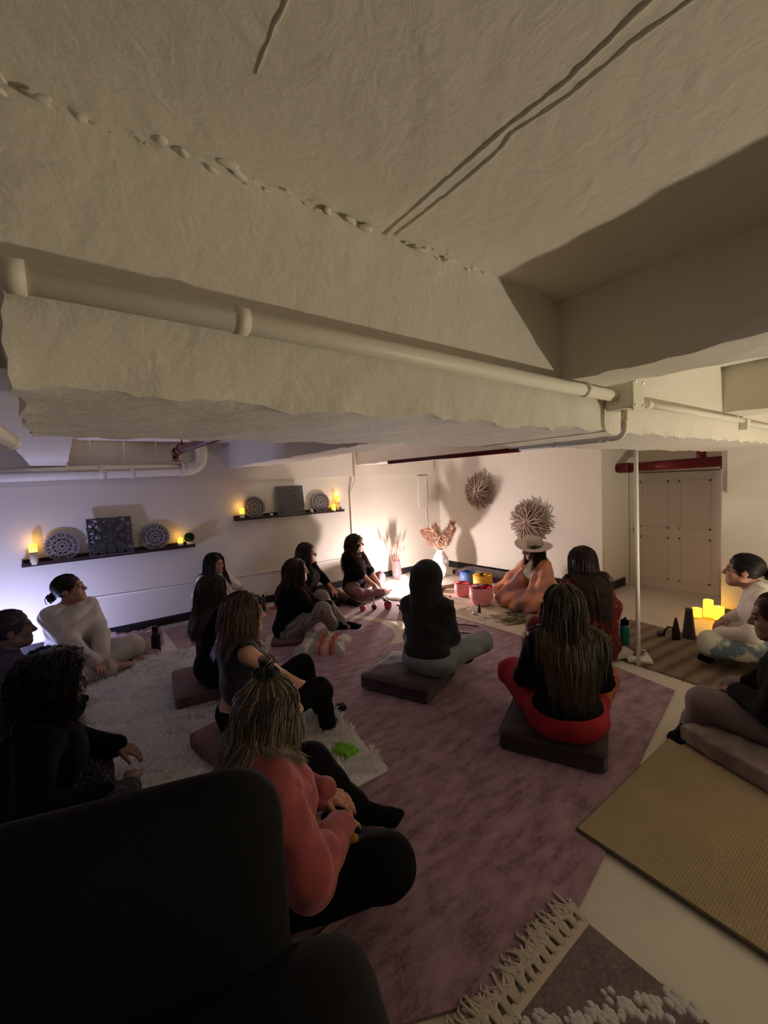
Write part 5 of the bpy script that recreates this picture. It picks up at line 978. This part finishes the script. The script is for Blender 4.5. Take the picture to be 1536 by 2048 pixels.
cols = [(.0, (.36, .35, .33)), (.16, (.55, .52, .48)), (.24, (.30, .32, .31)), (.38, (.50, .17, .14)), (.47, (.10, .07, .07)), (.50, (.50, .17, .14)), (.58, (.45, .42, .40)), (.68, (.58, .18, .08)), (.74, (.10, .06, .05)), (.77, (.58, .18, .08)), (.86, (.50, .48, .45))]
r.color_ramp.elements[0].position = 0; r.color_ramp.elements[0].color = (*cols[0][1], 1); r.color_ramp.elements[1].position = cols[1][0]; r.color_ramp.elements[1].color = (*cols[1][1], 1)
for p_, c_ in cols[2:]: e = r.color_ramp.elements.new(p_); e.color = (*c_, 1)
nt.links.new(r.outputs[0], bs.inputs['Base Color'])
heap('plaid_blanket', 'loosely folded grey, coral and cream striped blanket on the purple rug', 'blanket', (2.00, 3.76, .014), .48, .42, .15, -42, pl, 21, fold=1)
# ---------------------------------------------------------------- bottles and small things
def bottle(label, c, r, h, m, capm, capk=.8, handle=False, cat='bottle', name='water_bottle'):
    b = MB(); b.lathe([(0, 0), (r*.92, 0), (r, .006), (r, h*.68), (r*.93, h*.74), (r*.62, h*.80), (r*.60, h*.84), (0, h*.84)], (0, 0, 0), 24); o = tag(b.build(name, m, smooth=True, loc=c), label, cat)
    b = MB(); b.lathe([(r*capk, h*.80), (r*capk, h*.95), (r*capk*.9, h*.98), (0, h*.98)], (0, 0, 0), 20); b.build('cap', capm, o, smooth=True)
    if handle: b = MB(); b.tube([(-r*.5, 0, h*.96), (-r*.4, 0, h*1.04), (r*.5, 0, h*1.06), (r*.75, 0, h*.95)], .006, 8); b.build('carry_loop', capm, o, smooth=True)
    return o
bottle('tall black metal water bottle standing behind the shag rug', (.66, 4.86, .020), .044, .27, mat('gloss_black_steel', (.02, .018, .026), .22, metal=.6), BLK, .62, True)
bottle('teal water bottle with black lid beside the crimson shawl', (4.16, 1.80, .0125), .042, .24, mat('teal_enamel', (.01, .16, .15), .35), BLK, .85, True)
bottle('slim amber glass bottle by the black baseboard', (2.06, 5.50, .007), .026, .225, mat('brown_glass', (.10, .07, .05), .15, spec=.6), BLK, .5, name='glass_bottle')
b = MB(); b.box((0, 0, .008), (.16, .08, .010)); tag(b.build('phone', mat('crimson_phone_case', (.35, .02, .06), .4), bevel=.003, loc=(2.24, 5.50, .006)), 'crimson phone lying by the amber bottle', 'phone')
b = MB(); b.lathe([(0, 0), (.055, 0), (.056, .01), (.030, .275), (.033, .285), (.030, .29), (.024, .285), (0, .27)], (0, 0, 0), 24); tag(b.build('tapered_flask', mat('grey_brown_steel', (.10, .08, .085), .35, metal=.4), smooth=True, loc=(4.74, 1.46, .0125)), 'tall tapered grey-brown cone-shaped flask on the runner', 'flask')
b = MB(); b.lathe([(0, 0), (.036, 0), (.036, .07), (.030, .10), (.014, .19), (.004, .215), (0, .215)], (0, 0, 0), 18); o = tag(b.build('spray_bottle', mat('dark_maroon_plastic', (.035, .010, .018), .35), smooth=True, loc=(4.62, 1.53, .0125)), 'dark maroon pointed bottle in front of the cone-shaped flask', 'bottle')
b = MB(); b.tube([(0, .0, .10), (-.05, .05, .12), (-.075, .075, .07), (-.075, .075, .03)], .011, 8); b.build('nozzle', o.data.materials[0], o, smooth=True)
b = MB(); b.ball((0, 0, .03), .032, 12, (1.3, .9, .9)); tag(b.build('small_pouch', mat('grey_pouch', (.10, .09, .10), .8), smooth=True, loc=(4.60, 1.66, .0125)), 'small grey pouch left of the dark pointed bottle', 'pouch')
b = MB(); b.box((0, 0, .012), (.26, .19, .022)); o = tag(b.build('notebook', mat('white_book_cover', (.66, .62, .56), .6), bevel=.002, loc=(3.93, 1.60, .0125)), 'white notebook on the runner at the foot of the pole', 'book'); o.rotation_euler.z = R_(35)
b = MB(); b.lathe([(0, 0), (.05, 0), (.10, .012), (.115, .022), (.10, .020), (.05, .010), (0, .008)], (0, 0, 0), 24); b.v = [(v[0], v[1]*.55, v[2]) for v in b.v]; o = tag(b.build('eye_mask', mat('glossy_black_mask', (.01, .01, .012), .15, spec=.6), smooth=True, loc=(3.92, 1.64, .036)), 'shiny black oval mask on the white notebook', 'mask'); o.rotation_euler.z = R_(-50)
b = MB(); b.lathe([(0, 0), (.06, 0), (.085, .05), (.095, .12), (.088, .12), (.08, .05), (0, .03)], (0, 0, 0), 20); tag(b.build('stone_pot', mat('speckled_stone', (.22, .21, .19), .7, col2=(.08, .08, .07), nscale=30), smooth=True, loc=(5.45, 1.22, 0)), 'speckled stone pot against the wall behind the white-topped sitter', 'pot')
heap('cloth_toy', 'bright green crumpled cloth on the shag rug tip', 'cloth', (1.24, 2.15, .045), .10, .14, .04, 20, mat('bright_green_cloth', (.16, .42, .03), .9), 4, n=24)
MUS = mat('mustard_boucle', (.40, .22, .045), .95, bump=.8, bscale=150, dist=.004); V_, F_ = surf([rc((0, 0, .03), (.10, -.16, .04), .035, .03, .02), rc((-.02, .06, .03), (-.06, .24, .10), .032, .016, .02), el((0, .0, .03), (.06, .06, .04), None, .02)], .006, lambda p: .004*np.sin(p[..., 0]*140)*np.sin(p[..., 1]*130)*np.sin(p[..., 2]*120))
o = tag(npmesh('knitted_mitten', V_, F_, MUS), 'mustard fuzzy knitted piece held in the red-sweatshirt person\'s lap', 'knitwear'); o.location = (.70, 1.34, .335); o.scale = (.55, .45, .6)

# ---------------------------------------------------------------- black chair in the near corner
CH = mat('black_chair_fabric', (.0025, .0025, .0025), .95, bump=.3, bscale=120)
def rbox(name, c, size, rz, m, r, parent=None, tilt=0):
    D = A(*size)/2; P = []; Rm = np.array(Matrix.Rotation(R_(rz), 3, 'Z') @ Matrix.Rotation(R_(tilt), 3, 'X')); n = 14; V = []; F = []
    for ax in range(3):
        for sd in (-1, 1):
            o = len(V)
            for i in range(n+1):
                for j in range(n+1):
                    p = [0, 0, 0]; p[(ax+1) % 3] = -1+2*i/n; p[(ax+2) % 3] = -1+2*j/n; p[ax] = sd; V.append(p)
            for i in range(n):
                for j in range(n): q_ = [o+i*(n+1)+j, o+(i+1)*(n+1)+j, o+(i+1)*(n+1)+j+1, o+i*(n+1)+j+1]; F.append(q_ if sd > 0 else q_[::-1])
    V = np.sin(np.array(V)*pi/2)*D; rr_ = np.minimum(r, D*.98); inner = np.clip(V, -(D-rr_), D-rr_); d_ = (V-inner)/rr_; ln = np.linalg.norm(d_, axis=1, keepdims=True); V = np.where(ln > 0, inner+d_/np.maximum(ln, 1e-6)*rr_, V)
    return npmesh(name, V @ Rm.T+A(*c), np.array(F), m, parent)
CE = empty('upholstered_chair', (.1, .85, 0), 'black padded chair in near darkness, its back to the circle', 'chair')
CE.location = (0, 0, 0)
rbox('backrest', (-.07, 1.15, .62), (.96, .15, .69), -18, CH, A(.13, .07, .13), CE); rbox('seat', (-.02, .80, .255), (1.04, .68, .49), -18, CH, A(.14, .12, .10), CE)
for x, y in ((.50, .98), (.36, .50), (-.44, 1.2), (-.52, .72)): b = MB(); b.tube([(x, y, 0), (x-.01, y, .36)], .012, 10); b.build('leg', CHROME, CE, smooth=True)
